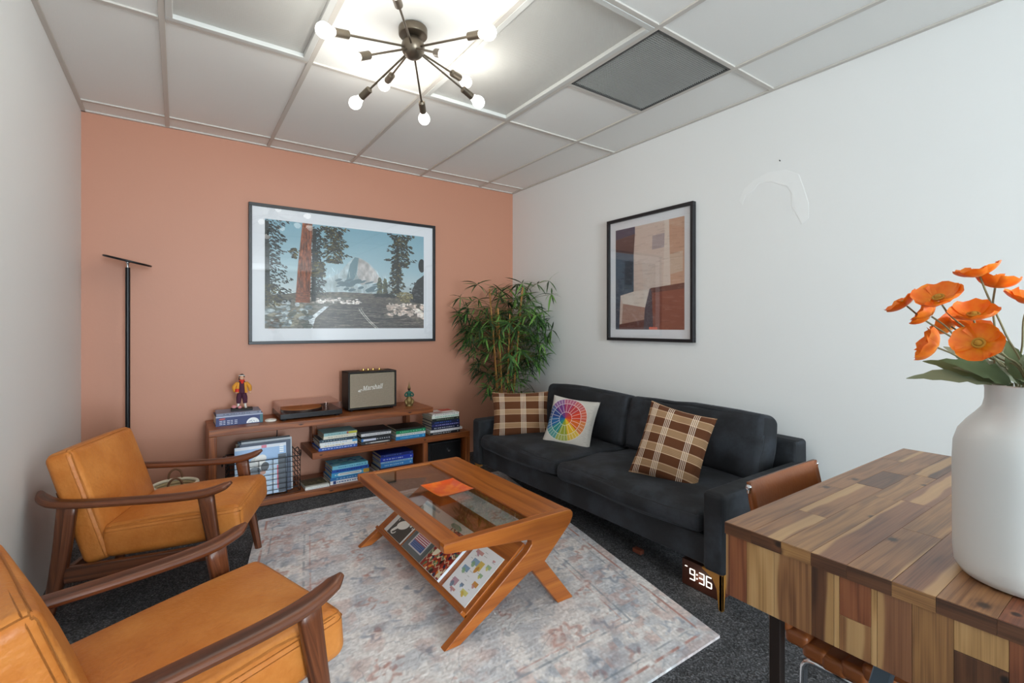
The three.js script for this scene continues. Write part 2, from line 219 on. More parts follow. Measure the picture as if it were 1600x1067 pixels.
// ---------- rug ----------
const TR = tiled(31), TR2 = tiled(32);
{
  const rugTex = dataTex(1024, 1024, (u, v) => {
    const n = TR(u, v, 10, 12, 4), f = TR(u, v, 200, 220, 1), st = TR(u, v, 40, 300, 2), md = TR2(u, v, 40, 46, 3);
    let c = mix3([238, 232, 229], [212, 211, 214], sstep(0.38, 0.66, n)); c = c.map((k) => k + 34 * (f - 0.5) + 34 * (st - 0.5));
    // worn motifs: rows of medallions and vines, broken up by wear
    const wear = TR(u + 0.31, v + 0.17, 30, 36, 4), gx = u * 8, gy = v * 10, cx = gx - Math.floor(gx) - 0.5, cy = gy - Math.floor(gy) - 0.5, par = (Math.floor(gx) + Math.floor(gy)) & 1, rr = Math.hypot(cx, cy * 1.1), an = Math.atan2(cy, cx);
    const petal = Math.abs(rr - 0.27 - 0.07 * Math.cos(an * 6 + par)), vine = Math.abs(Math.sin(gx * 6.3 + 1.7 * Math.sin(gy * 5.1)) * 0.5 + Math.sin(gy * 9.4 + md * 5) * 0.5);
    const blue = [124, 136, 156], rust = [186, 130, 118], slate = [140, 146, 154];
    c = mix3(c, par ? rust : blue, 0.5 * sstep(0.10, 0.01, petal) * sstep(0.48, 0.64, wear));
    c = mix3(c, rust, 0.7 * sstep(0.16, 0.1, rr) * sstep(0.50, 0.66, md) * sstep(0.40, 0.58, wear));
    c = mix3(c, slate, 0.34 * sstep(0.16, 0.0, vine) * sstep(0.46, 0.64, md));
    c = mix3(c, rust, 0.22 * sstep(0.54, 0.72, TR2(u + 0.5, v, 20, 26, 4))); c = mix3(c, blue, 0.24 * sstep(0.55, 0.74, TR2(u, v + 0.4, 18, 26, 4)));
    // border bands
    const e = Math.min(u, 1 - u) * 1.82, e2 = Math.min(v, 1 - v) * 2.3, b = Math.min(e, e2);
    for (const [d, w, col, k] of [[0.05, 0.009, rust, 0.75], [0.09, 0.006, slate, 0.6], [0.27, 0.008, slate, 0.6], [0.30, 0.006, rust, 0.4]]) c = mix3(c, col, k * sstep(w, w * 0.3, Math.abs(b - d)) * sstep(0.3, 0.6, md));
    if (b < 0.27 && b > 0.09) { const q = Math.sin((e < e2 ? v * 2.3 : u * 1.8) * 34) * 0.5 + 0.5; c = mix3(c, q > 0.5 ? rust : blue, 0.30 * sstep(0.45, 0.65, md) * sstep(0.05, 0.02, Math.abs(b - 0.18) - 0.03)); }
    return c;
  });
  const C = [[0.405, -3.30], [2.185, -3.30], [1.714, -1.053], [-0.06, -1.053]], n = 24, g = new THREE.BoxGeometry(1, 1, 1, n, 1, n), p = g.attributes.position, uv = g.attributes.uv, nz = noise2(5);
  for (let i = 0; i < p.count; i++) { const s = p.getX(i) + 0.5, t = p.getZ(i) + 0.5, w = (k) => 0.006 * (nz(k * 9, k + 3) - 0.5); const x = lerp(lerp(C[0][0], C[1][0], s), lerp(C[3][0], C[2][0], s), t), z = lerp(lerp(C[0][1], C[1][1], s), lerp(C[3][1], C[2][1], s), t); p.setXYZ(i, x + w(t), p.getY(i) > 0 ? 0.010 : 0.0005, z + w(s)); uv.setXY(i, s, t); }
  g.computeVertexNormals();
  const r = obj('area_rug', g, std({ map: rugTex, roughness: 0.95, bumpMap: carpetBump, bumpScale: 0.0015 })); tag(r, 'faded grey persian style area rug with worn pink and blue motifs', 'rug');
}

// ---------- armchairs ----------
const TL = tiled(41);
const leatherTex = dataTex(512, 512, (u, v) => { const a = TL(u, v, 5, 5, 4), b = TL(u, v, 60, 60, 2); return mix3([190, 108, 42], [218, 142, 72], clamp(a * 1.5 - 0.25 + 0.25 * (b - 0.5), 0, 1)); }, 0.6, 0.6);
const leatherBump = dataTex(512, 512, (u, v) => 128 + 120 * (TL(u, v, 70, 70, 3) - 0.5) + 110 * (TL(u, v, 8, 8, 3) - 0.5), 0.5, 0.5, false);
const leather = phy({ map: leatherTex, roughness: 0.42, bumpMap: leatherBump, bumpScale: 0.0022, specularIntensity: 0.6 });
const walnutTex = woodTex(51, '#2e160a', '#5c2f17', '#80492a', { rings: 4, su: 0.7, sv: 0.12, fine: 0.5 });
const walnut = phy({ map: walnutTex, roughness: 0.38, clearcoat: 0.15, clearcoatRoughness: 0.3 });
function armchair(label, pos, turn) {
  const t = thing('lounge_armchair', label, 'armchair', pos, turn), w = 0.275;
  // seat and back pads
  const seat = obj('seat_cushion', turned(soft(0.50, 0.135, 0.52, 0.035, [0.0, 0.030, 0.004], 0, 3), -0.075, 0, 0, 0, 0.336, 0.075), leather, t);
  const back = obj('back_cushion', turned(soft(0.50, 0.475, 0.105, 0.032, [0, 0.004, 0.020], 0, 4), -0.305, 0, 0, 0, 0.468, -0.262), leather, t);
  const loop = (hw, hh, z, c = 0.034) => pipe([V(-hw + c, hh, z), V(0, hh, z), V(hw - c, hh, z), V(hw - c * 0.3, hh - c * 0.3, z), V(hw, hh - c, z), V(hw, 0, z), V(hw, -hh + c, z), V(hw - c * 0.3, -hh + c * 0.3, z), V(hw - c, -hh, z), V(0, -hh, z), V(-hw + c, -hh, z), V(-hw + c * 0.3, -hh + c * 0.3, z), V(-hw, -hh + c, z), V(-hw, 0, z), V(-hw, hh - c, z), V(-hw + c * 0.3, hh - c * 0.3, z)], 0.0015, true, 110, 6);
  obj('piping', [turned(loop(0.2484, 0.2358, 0.030), -0.305, 0, 0, 0, 0.468, -0.262), turned(loop(0.2412, 0.2288, 0.043), -0.305, 0, 0, 0, 0.468, -0.262)], leather, back);
  const sl = (y, k) => turned(loop(0.2495 - k, 0.2595 - k, 0).rotateX(Math.PI / 2).translate(0, y, 0), -0.075, 0, 0, 0, 0.336, 0.075);
  obj('piping', [sl(0.042, 0.0015), sl(0.054, 0.0075)], leather, seat);
  for (const s of [-1, 1]) {
    obj('armrest', sweep([V(s * (w - 0.105), 0.522, -0.425), V(s * (w - 0.05), 0.513, -0.385), V(s * (w - 0.012), 0.504, -0.335), V(s * w, 0.497, -0.27), V(s * w, 0.490, -0.05), V(s * w, 0.490, 0.12), V(s * w, 0.499, 0.21), V(s * w, 0.520, 0.275), V(s * w, 0.535, 0.300)], [[0.010, 0.008], [0.024, 0.014], [0.028, 0.016], [0.028, 0.0155], [0.029, 0.0155], [0.030, 0.016], [0.030, 0.017], [0.026, 0.015], [0.008, 0.007]], V(0, 1, 0), 56, 16, 2.6), walnut, t);
    obj('leg', sweep([V(s * w, 0.482, 0.205), V(s * w, 0.30, 0.232), V(s * w, 0.011, 0.284)], [[0.016, 0.031], [0.016, 0.026], [0.012, 0.016]], V(0, 0, 1), 14, 14, 3), walnut, t);
    obj('leg', sweep([V(s * w, 0.490, -0.278), V(s * w, 0.25, -0.305), V(s * w, 0.002, -0.355)], [[0.016, 0.034], [0.016, 0.030], [0.012, 0.018]], V(0, 0, 1), 14, 14, 3), walnut, t);
    obj('side_rail', turned(box(0.026, 0.062, 0.535, 0, 0, 0, 'z', 0.006), -0.06, 0, 0, s * (w - 0.002), 0.232, -0.022), walnut, t);
  }
  obj('cross_rail', [box(0.52, 0.05, 0.024, 0, 0.236, 0.20, 'x', 0.005), box(0.52, 0.05, 0.024, 0, 0.222, -0.275, 'x', 0.005)], walnut, t);
  obj('back_support', [...[-0.19, 0, 0.19].map((x) => turned(box(0.022, 0.36, 0.016, 0, 0, 0, 'y', 0.004), -0.305, 0, 0, x, 0.40, -0.290)), turned(box(0.46, 0.03, 0.018, 0, 0, 0, 'x', 0.004), -0.305, 0, 0, 0, 0.52, -0.330)], walnut, t);
  return t;
}
armchair('cognac leather armchair with walnut arms, the far one by the orange wall', [-0.006, 0, -2.725], Math.PI / 2 - 0.339);
armchair('cognac leather armchair with walnut arms, the near one in the foreground', [-0.01, 0, -1.485], Math.PI / 2 + 0.319);

// ---------- coffee table ----------
const teak = phy({ map: woodTex(61, '#80400f', '#ab5c1c', '#c2742c', { rings: 3, su: 0.9, sv: 0.3, fine: 0.35 }), roughness: 0.36, clearcoat: 0.2, clearcoatRoughness: 0.25 });
const teakV = teak;
const smoke = phy({ color: '#e9e7e2', transmission: 1, thickness: 0, roughness: 0.02, ior: 1.5 });
const TX = 1.105, TZ = -2.09, SL = THREE.MathUtils.degToRad(36.3);
{
  const t = thing('coffee_table', 'teak coffee table with glass inset top, crossed legs and slanted magazine shelf', 'coffee table', [TX, 0, TZ]);
  const prof = [[0.793, 0.392], [0.797, 0.402], [1.395, 0.402], [1.414, 0.396], [1.424, 0.382], [1.423, 0.366], [1.408, 0.338], [1.268, 0.212], [1.425, 0.011], [1.340, 0.011], [1.200, 0.190], [1.180, 0.186], [0.862, 0.011], [0.797, 0.011], [1.172, 0.275], [1.196, 0.300], [1.196, 0.316], [1.180, 0.322], [0.81, 0.364], [0.795, 0.370]].map(([x, y]) => [x - TX, y]);
  for (const z of [1.575, 2.572]) { const g = uvM(prism(prof, 0, 0.034, 0.004), 'x', z).translate(0, 0, z === 1.575 ? -z - 0.034 - TZ + 0.0 : -z - 0.034 - TZ); obj('end_frame', g, teak, t); }
  const za = -2.572 - TZ, zb = -1.609 - TZ;
  obj('left_rail', span(0.795 - TX, 0.880 - TX, 0.366, 0.402, za, zb, 'z', 0.008), teak, t);
  obj('top_board', [span(1.208 - TX, 1.40 - TX, 0.380, 0.402, za, zb, 'z', 0.003, 0.3), span(1.345 - TX, 1.42 - TX, 0.348, 0.398, za, zb, 'z', 0.018, 0.6)], teak, t);
  obj('glass_ledge', [span(0.878 - TX, 0.890 - TX, 0.372, 0.388, za, zb, 'z', 0.001), span(1.198 - TX, 1.210 - TX, 0.372, 0.388, za, zb, 'z', 0.001)], teak, t);
  obj('glass_top', slab(0.881 - TX, 1.207 - TX, 0.389, 0.395, za + 0.001, zb - 0.001), smoke, t);
  const place = (g, s, h) => turned(g, 0, 0, SL, 0.905 - TX + Math.cos(SL) * s - Math.sin(SL) * h, 0.095 + Math.sin(SL) * s + Math.cos(SL) * h, 0);
  obj('magazine_shelf', place(box(0.355, 0.014, zb - za, 0, 0, (za + zb) / 2, 'z', 0.002), 0.165, -0.007), teak, t);
  obj('shelf_lip', place(box(0.016, 0.036, zb - za, 0, 0, (za + zb) / 2, 'z', 0.004), -0.006, 0.006), teak, t);
}
const shelfPoint = (s, h, z) => V(0.905 + Math.cos(SL) * s - Math.sin(SL) * h, 0.095 + Math.sin(SL) * s + Math.cos(SL) * h, z);
// magazines lie on the shelf, each with a printed cover
function magazine(name, label, cat, s0, s1, z0, z1, h, th, draw, cover = '#e9e6e0', skew = 0) {
  const w = s1 - s0, d = z1 - z0, t = thing(name, label, cat, [0, 0, 0], 0, undefined), p = shelfPoint((s0 + s1) / 2, h, (z0 + z1) / 2);
  t.position.copy(p); t.rotation.set(0, skew, SL, 'ZYX');
  obj('pages', box(w, th, d, 0, th / 2, 0, 'x', 0), plain(cover, 0.7), t);
  const tex = canvasTex(256, 256, draw), g = new THREE.PlaneGeometry(d - 0.003, w - 0.003).rotateX(-Math.PI / 2).rotateY(-Math.PI / 2).translate(0, th + 0.0006, 0);
  obj('cover', g, std({ map: tex, roughness: 0.35 }), t); return t;
}
const rd = rng(77);
const blob = (x, cx, cy, rx, ry, col, rot = 0) => { x.fillStyle = col; x.beginPath(); x.ellipse(cx, cy, rx, ry, rot, 0, 7); x.fill(); };
magazine('printed_sheet', 'white printed sheet with small colourful toy pictures on the table shelf', 'paper', 0.013, 0.245, -1.830, -1.635, 0.0006, 0.0022, (x) => {
  x.fillStyle = '#f3f4f8'; x.fillRect(0, 0, 256, 256); const cols = ['#c98a84', '#7fa3c4', '#d8b64a', '#b78a9a', '#8fb58a', '#c9832a', '#6d7f9a', '#d7cf6e'];
  for (const [a, b, w, h, k] of [[30, 30, 70, 24, 0], [60, 70, 60, 40, 1], [120, 66, 44, 62, 2], [30, 120, 60, 36, 1], [185, 60, 40, 26, 4], [180, 110, 32, 24, 4], [186, 150, 44, 30, 5], [30, 190, 54, 44, 3], [110, 190, 30, 20, 6], [150, 205, 60, 28, 7], [60, 230, 50, 16, 0], [195, 30, 24, 10, 0]]) { x.globalAlpha = 0.85; x.fillStyle = cols[k]; x.fillRect(a, b, w, h * 0.7); blob(x, a + w * 0.4, b + h * 0.7, w * 0.3, h * 0.3, cols[(k + 3) % 8], 0.5); }
  x.globalAlpha = 0.5; x.fillStyle = '#777'; for (let i = 0; i < 16; i++) x.fillRect(20 + rd() * 190, 12 + rd() * 230, 14 + rd() * 20, 2); x.globalAlpha = 1;
});
magazine('textile_book', 'book with red and orange woven textile cover in the table shelf', 'book', 0.012, 0.225, -2.045, -1.862, 0.0006, 0.013, (x) => {
  x.fillStyle = '#8f2a22'; x.fillRect(0, 0, 256, 256); const cs = ['#c2452c', '#e08a2e', '#20304f', '#e7d9b8', '#5e7f5a', '#2a1a18', '#b8402f'];
  for (let i = 0; i < 90; i++) blob(x, rd() * 256, rd() * 256, 6 + rd() * 20, 4 + rd() * 10, cs[(rd() * 7) | 0], rd() * 3); x.strokeStyle = '#e9d6b0'; x.lineWidth = 4; for (let k = 0; k < 4; k++) { x.beginPath(); for (let i = 0; i <= 12; i++) x.lineTo(i * 22, 60 + k * 46 + (i % 2) * 20); x.stroke(); }
  blob(x, 70, 120, 26, 70, '#efe6cc', 0.5); x.fillStyle = '#6b8a68'; x.fillRect(190, 20, 50, 34);
}, '#e8eef4');
magazine('striped_magazine', 'grey magazine showing a red and white striped flag picture in the table shelf', 'magazine', 0.012, 0.190, -2.268, -2.056, 0.0006, 0.008, (x) => {
  x.fillStyle = '#5f6a6c'; x.fillRect(0, 0, 256, 256); x.fillStyle = '#c9c9cf'; x.fillRect(40, 50, 176, 170); for (let i = 0; i < 15; i++) { x.fillStyle = i % 2 ? '#e6dfe2' : '#a5364a'; x.fillRect(52, 60 + i * 7, 152, 7); } x.fillStyle = '#3d5f9a'; x.fillRect(52, 166, 152, 44); x.fillStyle = '#c9c9d8'; for (let i = 0; i < 26; i++) x.fillRect(56 + (i % 9) * 16, 172 + ((i / 9) | 0) * 13, 4, 4); x.fillStyle = '#e2a52e'; x.fillRect(150, 14, 60, 26); x.fillStyle = '#222'; x.fillRect(20, 12, 60, 20);
}, '#c8c8c4');
magazine('bird_magazine', 'dark magazine with a white bird print at the far end of the table shelf', 'magazine', 0.012, 0.195, -2.515, -2.295, 0.0006, 0.007, (x) => {
  x.fillStyle = '#3f4340'; x.fillRect(0, 0, 256, 256); x.fillStyle = '#dcdcda'; x.fillRect(0, 0, 46, 256); for (let i = 0; i < 60; i++) blob(x, 60 + rd() * 190, 10 + rd() * 130, 4 + rd() * 12, 3 + rd() * 7, rd() > 0.5 ? '#e8e8e2' : '#191a1c', rd() * 3); blob(x, 140, 150, 62, 36, '#efefe9', -0.4); blob(x, 96, 200, 14, 44, '#efefe9', 0.5); x.strokeStyle = '#efefe9'; x.lineWidth = 9; x.beginPath(); x.arc(100, 215, 26, 0, 3); x.stroke();
});
magazine('white_brochure', 'white brochure lying higher on the table shelf under the glass', 'brochure', 0.205, 0.262, -2.40, -1.90, 0.0006, 0.006, (x) => { x.fillStyle = '#e4e6e6'; x.fillRect(0, 0, 256, 256); blob(x, 190, 120, 26, 60, '#7fa695'); x.fillStyle = '#9fb4c4'; x.fillRect(0, 40, 90, 60); });
{ // orange square dish
  const g = new THREE.BoxGeometry(0.185, 0.02, 0.20, 20, 1, 20), p = g.attributes.position;
  for (let i = 0; i < p.count; i++) { const a = p.getX(i) / 0.0925, b = p.getZ(i) / 0.10, m = Math.max(Math.abs(a), Math.abs(b)), rise = m ** 4 * 0.012 + (Math.abs(a * b)) ** 3 * 0.003, top = p.getY(i) > 0, k = top ? 1 : 0.86; p.setXYZ(i, p.getX(i) * k, (top ? 0.008 : 0) + rise, p.getZ(i) * k); }
  g.computeVertexNormals(); const TO = tiled(63);
  const m = obj('square_dish', uvM(g, 'x'), phy({ map: dataTex(256, 256, (u, v) => mix3([232, 84, 8], [246, 122, 22], sstep(0.3, 0.7, TO(u, v, 6, 6, 4))), 0.2, 0.2), roughness: 0.3, clearcoat: 0.5, clearcoatRoughness: 0.2 }));
  m.position.set(1.075, 0.3955, -2.10); m.rotation.y = 0.04; tag(m, 'shallow square orange dish on the glass coffee table top', 'dish');
}

// ---------- sofa ----------
const TV = tiled(71);
const velvetTex = dataTex(512, 512, (u, v) => { const a = TV(u, v, 6, 6, 4), b = TV(u, v, 90, 90, 1); return mix3([27, 29, 33], [48, 52, 59], clamp(sstep(0.35, 0.72, a) + 0.25 * (b - 0.5), 0, 1)); }, 0.8, 0.8);
const velvetBump = dataTex(256, 256, (u, v) => 128 + 160 * (TV(u, v, 9, 6, 3) - 0.5), 0.8, 0.8, false);
const velvet = phy({ map: velvetTex, roughness: 0.8, sheen: 0.6, sheenRoughness: 0.4, sheenColor: new THREE.Color(0.24, 0.25, 0.28), bumpMap: velvetBump, bumpScale: 0.006 });
{
  const SX = 2.30, SZ = -2.165, t = thing('sofa', 'charcoal velvet two-cushion sofa with brass legs along the white wall', 'sofa', [SX, 0, SZ]);
  const P = (x0, x1, y0, y1, z0, z1, r, b, wob, seed) => soft(x1 - x0, y1 - y0, z1 - z0, r, b, wob, seed).translate((x0 + x1) / 2 - SX, (y0 + y1) / 2, (z0 + z1) / 2 - SZ);
  obj('base', P(1.888, 2.70, 0.155, 0.285, -3.10, -1.23, 0.012, [0.002, 0, 0], 0, 1), velvet, t);
  obj('armrest', P(1.86, 2.69, 0.15, 0.492, -3.205, -3.105, 0.022, [0.004, 0.004, 0.004], 0.003, 2), velvet, t); obj('armrest', P(1.86, 2.69, 0.15, 0.492, -1.232, -1.132, 0.022, [0.004, 0.004, 0.004], 0.003, 3), velvet, t);
  obj('back_frame', P(2.625, 2.745, 0.15, 0.605, -3.205, -1.19, 0.022, [0.004, 0.004, 0], 0.004, 4), velvet, t);
  for (const [z0, z1, s] of [[-3.10, -2.222, 5], [-2.218, -1.236, 6]]) {
    const c = obj('seat_cushion', P(1.856, 2.56, 0.280, 0.388, z0, z1, 0.046, [0.014, 0.030, 0.004], 0.020, s), velvet, t), hp = (z1 - z0) / 2 - (s === 5 ? 0.012 : 0.045), cz = (z0 + z1) / 2 - SZ;
    const b = obj('back_cushion', turned(soft(0.15, 0.36, z1 - z0 + (s === 5 ? 0.02 : -0.05), 0.045, [0.032, 0.012, 0.006], 0.022, s + 7), 0, 0, -0.20, 2.555 - SX, 0.545, cz + (s === 5 ? -0.006 : -0.03)), velvet, t);
    obj('piping', turned(pipe([V(0, 0.165, -hp + 0.03), V(0, 0.172, 0), V(0, 0.165, hp - 0.03), V(0, 0.14, hp), V(0, -0.14, hp), V(0, -0.165, hp - 0.03), V(0, -0.165, -hp + 0.03), V(0, -0.14, -hp), V(0, 0.14, -hp)], 0.0035, true, 120, 6, 0.2), 0, 0, -0.20, 2.555 - SX - 0.055, 0.556, cz + (s === 5 ? 0 : -0.03)), velvet, b);
  }
  for (const [x, z, sx, sz] of [[1.872, -1.145, 1, -1], [1.872, -3.19, 1, 1], [2.70, -1.145, -1, -1], [2.70, -3.19, -1, 1]]) {
    const a = prism([[0, 0], [0.016, 0], [0.026, 0.085], [0.046, 0.122], [0.095, 0.147], [0.095, 0.152], [0, 0.152]].map(([u, y]) => [u, y]), 0, 0.014, 0.0015), b = a.clone().rotateY(-Math.PI / 2).translate(0.014, 0, 0);
    const onRug = x < 2 && z < -3, f = (g) => { if (onRug) g.scale(1, 0.1415 / 0.152, 1).translate(0, 0.0105, 0); g.scale(sx, 1, sz); if (sx * sz < 0) { const q = g.index ? g.toNonIndexed() : g, pa = q.attributes; for (const k of ['position', 'normal', 'uv']) { const arr = pa[k].array, s = pa[k].itemSize; for (let i = 0; i < pa[k].count; i += 3) for (let j = 0; j < s; j++) { const o1 = (i + 1) * s + j, o2 = (i + 2) * s + j, tmp = arr[o1]; arr[o1] = arr[o2]; arr[o2] = tmp; } } return q.translate(x - SX, 0, z - SZ); } return g.translate(x - SX, 0, z - SZ); };
    obj('leg', [f(a), f(b)], M.brass, t);
  }
}
// scatter pillows
function pillowGeo(w, h, th, seed = 1) {
  const n = 26, pos = [], uv = [], idx = [], N = noise2(seed);
  for (const s of [1, -1]) for (let j = 0; j <= n; j++) for (let i = 0; i <= n; i++) {
    const a = (i / n) * 2 - 1, b = (j / n) * 2 - 1, e = (1 - a * a) * (1 - b * b), x = a * w / 2 * (1 - 0.07 * (1 - b * b) * Math.abs(a)), y = b * h / 2 * (1 - 0.07 * (1 - a * a) * Math.abs(b));
    const z = s * (th / 2) * Math.pow(Math.max(e, 0), 0.42) * (1 + 0.16 * (N(a * 3 + 7, b * 3 + 5) - 0.5)) + 0.006 * (N(a * 7, b * 7 + s) - 0.5) * e; pos.push(x, y, z); uv.push(s > 0 ? i / n : 1 - i / n, j / n);
  }
  const R = (n + 1) * (n + 1); for (let k = 0; k < 2; k++) for (let j = 0; j < n; j++) for (let i = 0; i < n; i++) { const a = k * R + j * (n + 1) + i, b = a + 1, c = a + n + 1, d = c + 1; k ? idx.push(a, c, b, b, c, d) : idx.push(a, b, c, b, d, c); }
  const g = new THREE.BufferGeometry(); g.setAttribute('position', new THREE.Float32BufferAttribute(pos, 3)); g.setAttribute('uv', new THREE.Float32BufferAttribute(uv, 2)); g.setIndex(idx); g.computeVertexNormals(); return g;
}
const weave = (x, w, h, k = 0.04) => { x.globalAlpha = k; for (let i = 0; i < h; i += 3) { x.fillStyle = i % 6 ? '#000' : '#fff'; x.fillRect(0, i, w, 1); } x.globalAlpha = 1; };
const plaid = (bands, cols) => canvasTex(512, 512, (x, w, h) => {
  x.fillStyle = '#5c3114'; x.fillRect(0, 0, w, h); for (const [a, b] of bands) { x.fillStyle = '#94704e'; x.fillRect(0, a * h, w, b * h); x.fillStyle = '#caa684'; x.fillRect(0, a * h, w, 6); x.fillRect(0, (a + b) * h - 6, w, 6); x.globalAlpha = 0.5; for (let i = 0; i < b * h; i += 5) { x.fillStyle = i % 10 ? '#8f6a4a' : '#c9a98a'; x.fillRect(0, a * h + i, w, 2); } x.globalAlpha = 1; }
  for (const c of cols) { x.globalAlpha = 0.12; x.fillStyle = '#d8b898'; x.fillRect(c * w - 22, 0, 44, h); x.globalAlpha = 1; x.fillStyle = '#f0e2d0'; for (let k = -2; k <= 1; k++) x.fillRect(c * w + k * 13 + 4, 0, 4, h); }
  x.globalAlpha = 0.8; x.fillStyle = '#c9a481'; x.fillRect(0, 0, w, 9); x.fillRect(0, h - 9, w, 9); x.globalAlpha = 1; weave(x, w, h);
});
const cloth = (map) => std({ map, roughness: 0.95, bumpMap: fineBump, bumpScale: 0.0008 });
function pillow(name, label, w, h, th, tex, pos, rot, seed) { const m = obj(name, pillowGeo(w, h, th, seed), cloth(tex)); m.position.set(...pos); m.rotation.set(...rot, 'YXZ'); tag(m, label, 'pillow'); return m; }
pillow('plaid_lumbar_pillow', 'brown plaid pillow leaning on the far sofa arm by the plant', 0.43, 0.345, 0.13, plaid([[0.11, 0.115], [0.40, 0.115], [0.69, 0.12]], [0.17, 0.55, 0.88]), [2.12, 0.535, -2.93], [-0.30, -0.62, 0.02], 3);
pillow('wheel_print_pillow', 'white pillow printed with a rainbow colour wheel in the sofa middle left', 0.345, 0.365, 0.11, canvasTex(512, 512, (x, w, h) => {
  x.fillStyle = '#c9c3bb'; x.fillRect(0, 0, w, h); const cols = ['#c8381e', '#d0601c', '#d8aa1c', '#8a9428', '#2a7f7a', '#1c5c90', '#243c78', '#683474', '#983458', '#b2363a'];
  const cx = 215, cy = 245, R = 226; cols.forEach((c, i) => { const a0 = -0.65 + i * Math.PI / 5, a1 = a0 + Math.PI / 5; x.fillStyle = c; x.beginPath(); x.moveTo(cx, cy); x.arc(cx, cy, R * 0.72, a0, a1); x.fill(); x.globalAlpha = 0.75; x.beginPath(); x.arc(cx, cy, R, a0, a1); x.arc(cx, cy, R * 0.74, a1, a0, true); x.fill(); x.globalAlpha = 1; });
  x.strokeStyle = '#eee6dc'; x.lineWidth = 3; for (let i = 0; i < 40; i++) { const a = i * Math.PI / 20; x.beginPath(); x.moveTo(cx + R * 0.76 * Math.cos(a), cy + R * 0.76 * Math.sin(a)); x.lineTo(cx + R * 0.98 * Math.cos(a), cy + R * 0.98 * Math.sin(a)); x.stroke(); if (i % 2) { x.beginPath(); x.moveTo(cx + R * 0.3 * Math.cos(a), cy + R * 0.3 * Math.sin(a)); x.lineTo(cx + R * 0.7 * Math.cos(a), cy + R * 0.7 * Math.sin(a)); x.stroke(); } }
  for (const r of [0.3, 0.73, 1]) { x.beginPath(); x.arc(cx, cy, R * r, 0, 7); x.stroke(); } x.strokeStyle = '#8b857e'; x.lineWidth = 1.5; for (let i = 0; i < 26; i++) { x.beginPath(); x.moveTo(410 + rd() * 80, 60 + i * 16); x.lineTo(430 + rd() * 70, 64 + i * 16); x.stroke(); }
}), [2.24, 0.53, -2.50], [-0.52, -1.02, -0.10], 5);
pillow('plaid_square_pillow', 'larger brown plaid square pillow leaning on the near sofa back cushion', 0.355, 0.42, 0.14, plaid([[0.10, 0.11], [0.33, 0.11], [0.56, 0.11], [0.79, 0.10]], [0.10, 0.36, 0.74]), [2.18, 0.56, -1.62], [-0.46, -1.06, -0.22], 8);

// ---------- nesting console ----------
const sheesham = phy({ map: woodTex(81, '#5a2c14', '#8a4a22', '#b4692f', { rings: 4, su: 0.8, sv: 0.11, fine: 0.5, knots: 3 }), roughness: 0.42, clearcoat: 0.12, clearcoatRoughness: 0.3 });
{
  const X = 0.9, Z = -3.76, t = thing('console_shelf', 'brown hardwood console shelf with long top board holding the record player', 'console', [X, 0, Z]);
  const S = (x0, x1, y0, y1, z0, z1, g, o) => span(x0 - X, x1 - X, y0, y1, z0 - Z, z1 - Z, g, 0.004, o);
  obj('top_board', S(0.155, 1.70, 0.500, 0.545, -3.965, -3.56, 'x', 0.1), sheesham, t); obj('side_panel', S(0.155, 0.200, 0.0, 0.4995, -3.965, -3.56, 'y', 0.4), sheesham, t);
  obj('bottom_board', S(0.2005, 1.66, 0.004, 0.048, -3.965, -3.56, 'x', 0.7), sheesham, t); obj('upright', S(1.615, 1.66, 0.0485, 0.2575, -3.93, -3.575, 'y', 0.2), sheesham, t);
  obj('upright', S(0.84, 0.875, 0.3055, 0.4995, -3.95, -3.88, 'y', 0.3), sheesham, t); obj('upright', S(1.60, 1.635, 0.3055, 0.4995, -3.95, -3.88, 'y', 0.3), sheesham, t);
}
{
  const X = 1.4, Z = -3.76, t = thing('console_extension', 'lower brown hardwood console unit slid out towards the sofa', 'console', [X, 0, Z]);
  const S = (x0, x1, y0, y1, z0, z1, g, o) => span(x0 - X, x1 - X, y0, y1, z0 - Z, z1 - Z, g, 0.004, o);
  obj('shelf_board', S(0.775, 2.052, 0.258, 0.305, -3.96, -3.575, 'x', 0.55), sheesham, t); obj('side_panel', S(2.007, 2.052, 0.0, 0.2578, -3.96, -3.575, 'y', 0.15), sheesham, t);
}
{ // black cabinet inside the lower unit
  const t = thing('black_cabinet', 'black box with a round silver knob inside the lower console unit', 'cabinet', [1.833, 0, -3.77]);
  obj('body', span(-0.15, 0.155, 0.002, 0.235, -0.15, 0.15, 'x', 0.006), M.black, t); obj('door', span(-0.135, 0.14, 0.02, 0.222, 0.150, 0.158, 'x', 0.003), plain('#0f0f11', 0.35), t);
  obj('knob', [cyl(0.012, 0.014, 0.016, 0, 0, 0).rotateX(Math.PI / 2).translate(0.03, 0.165, 0.158)], M.chrome, t);
}
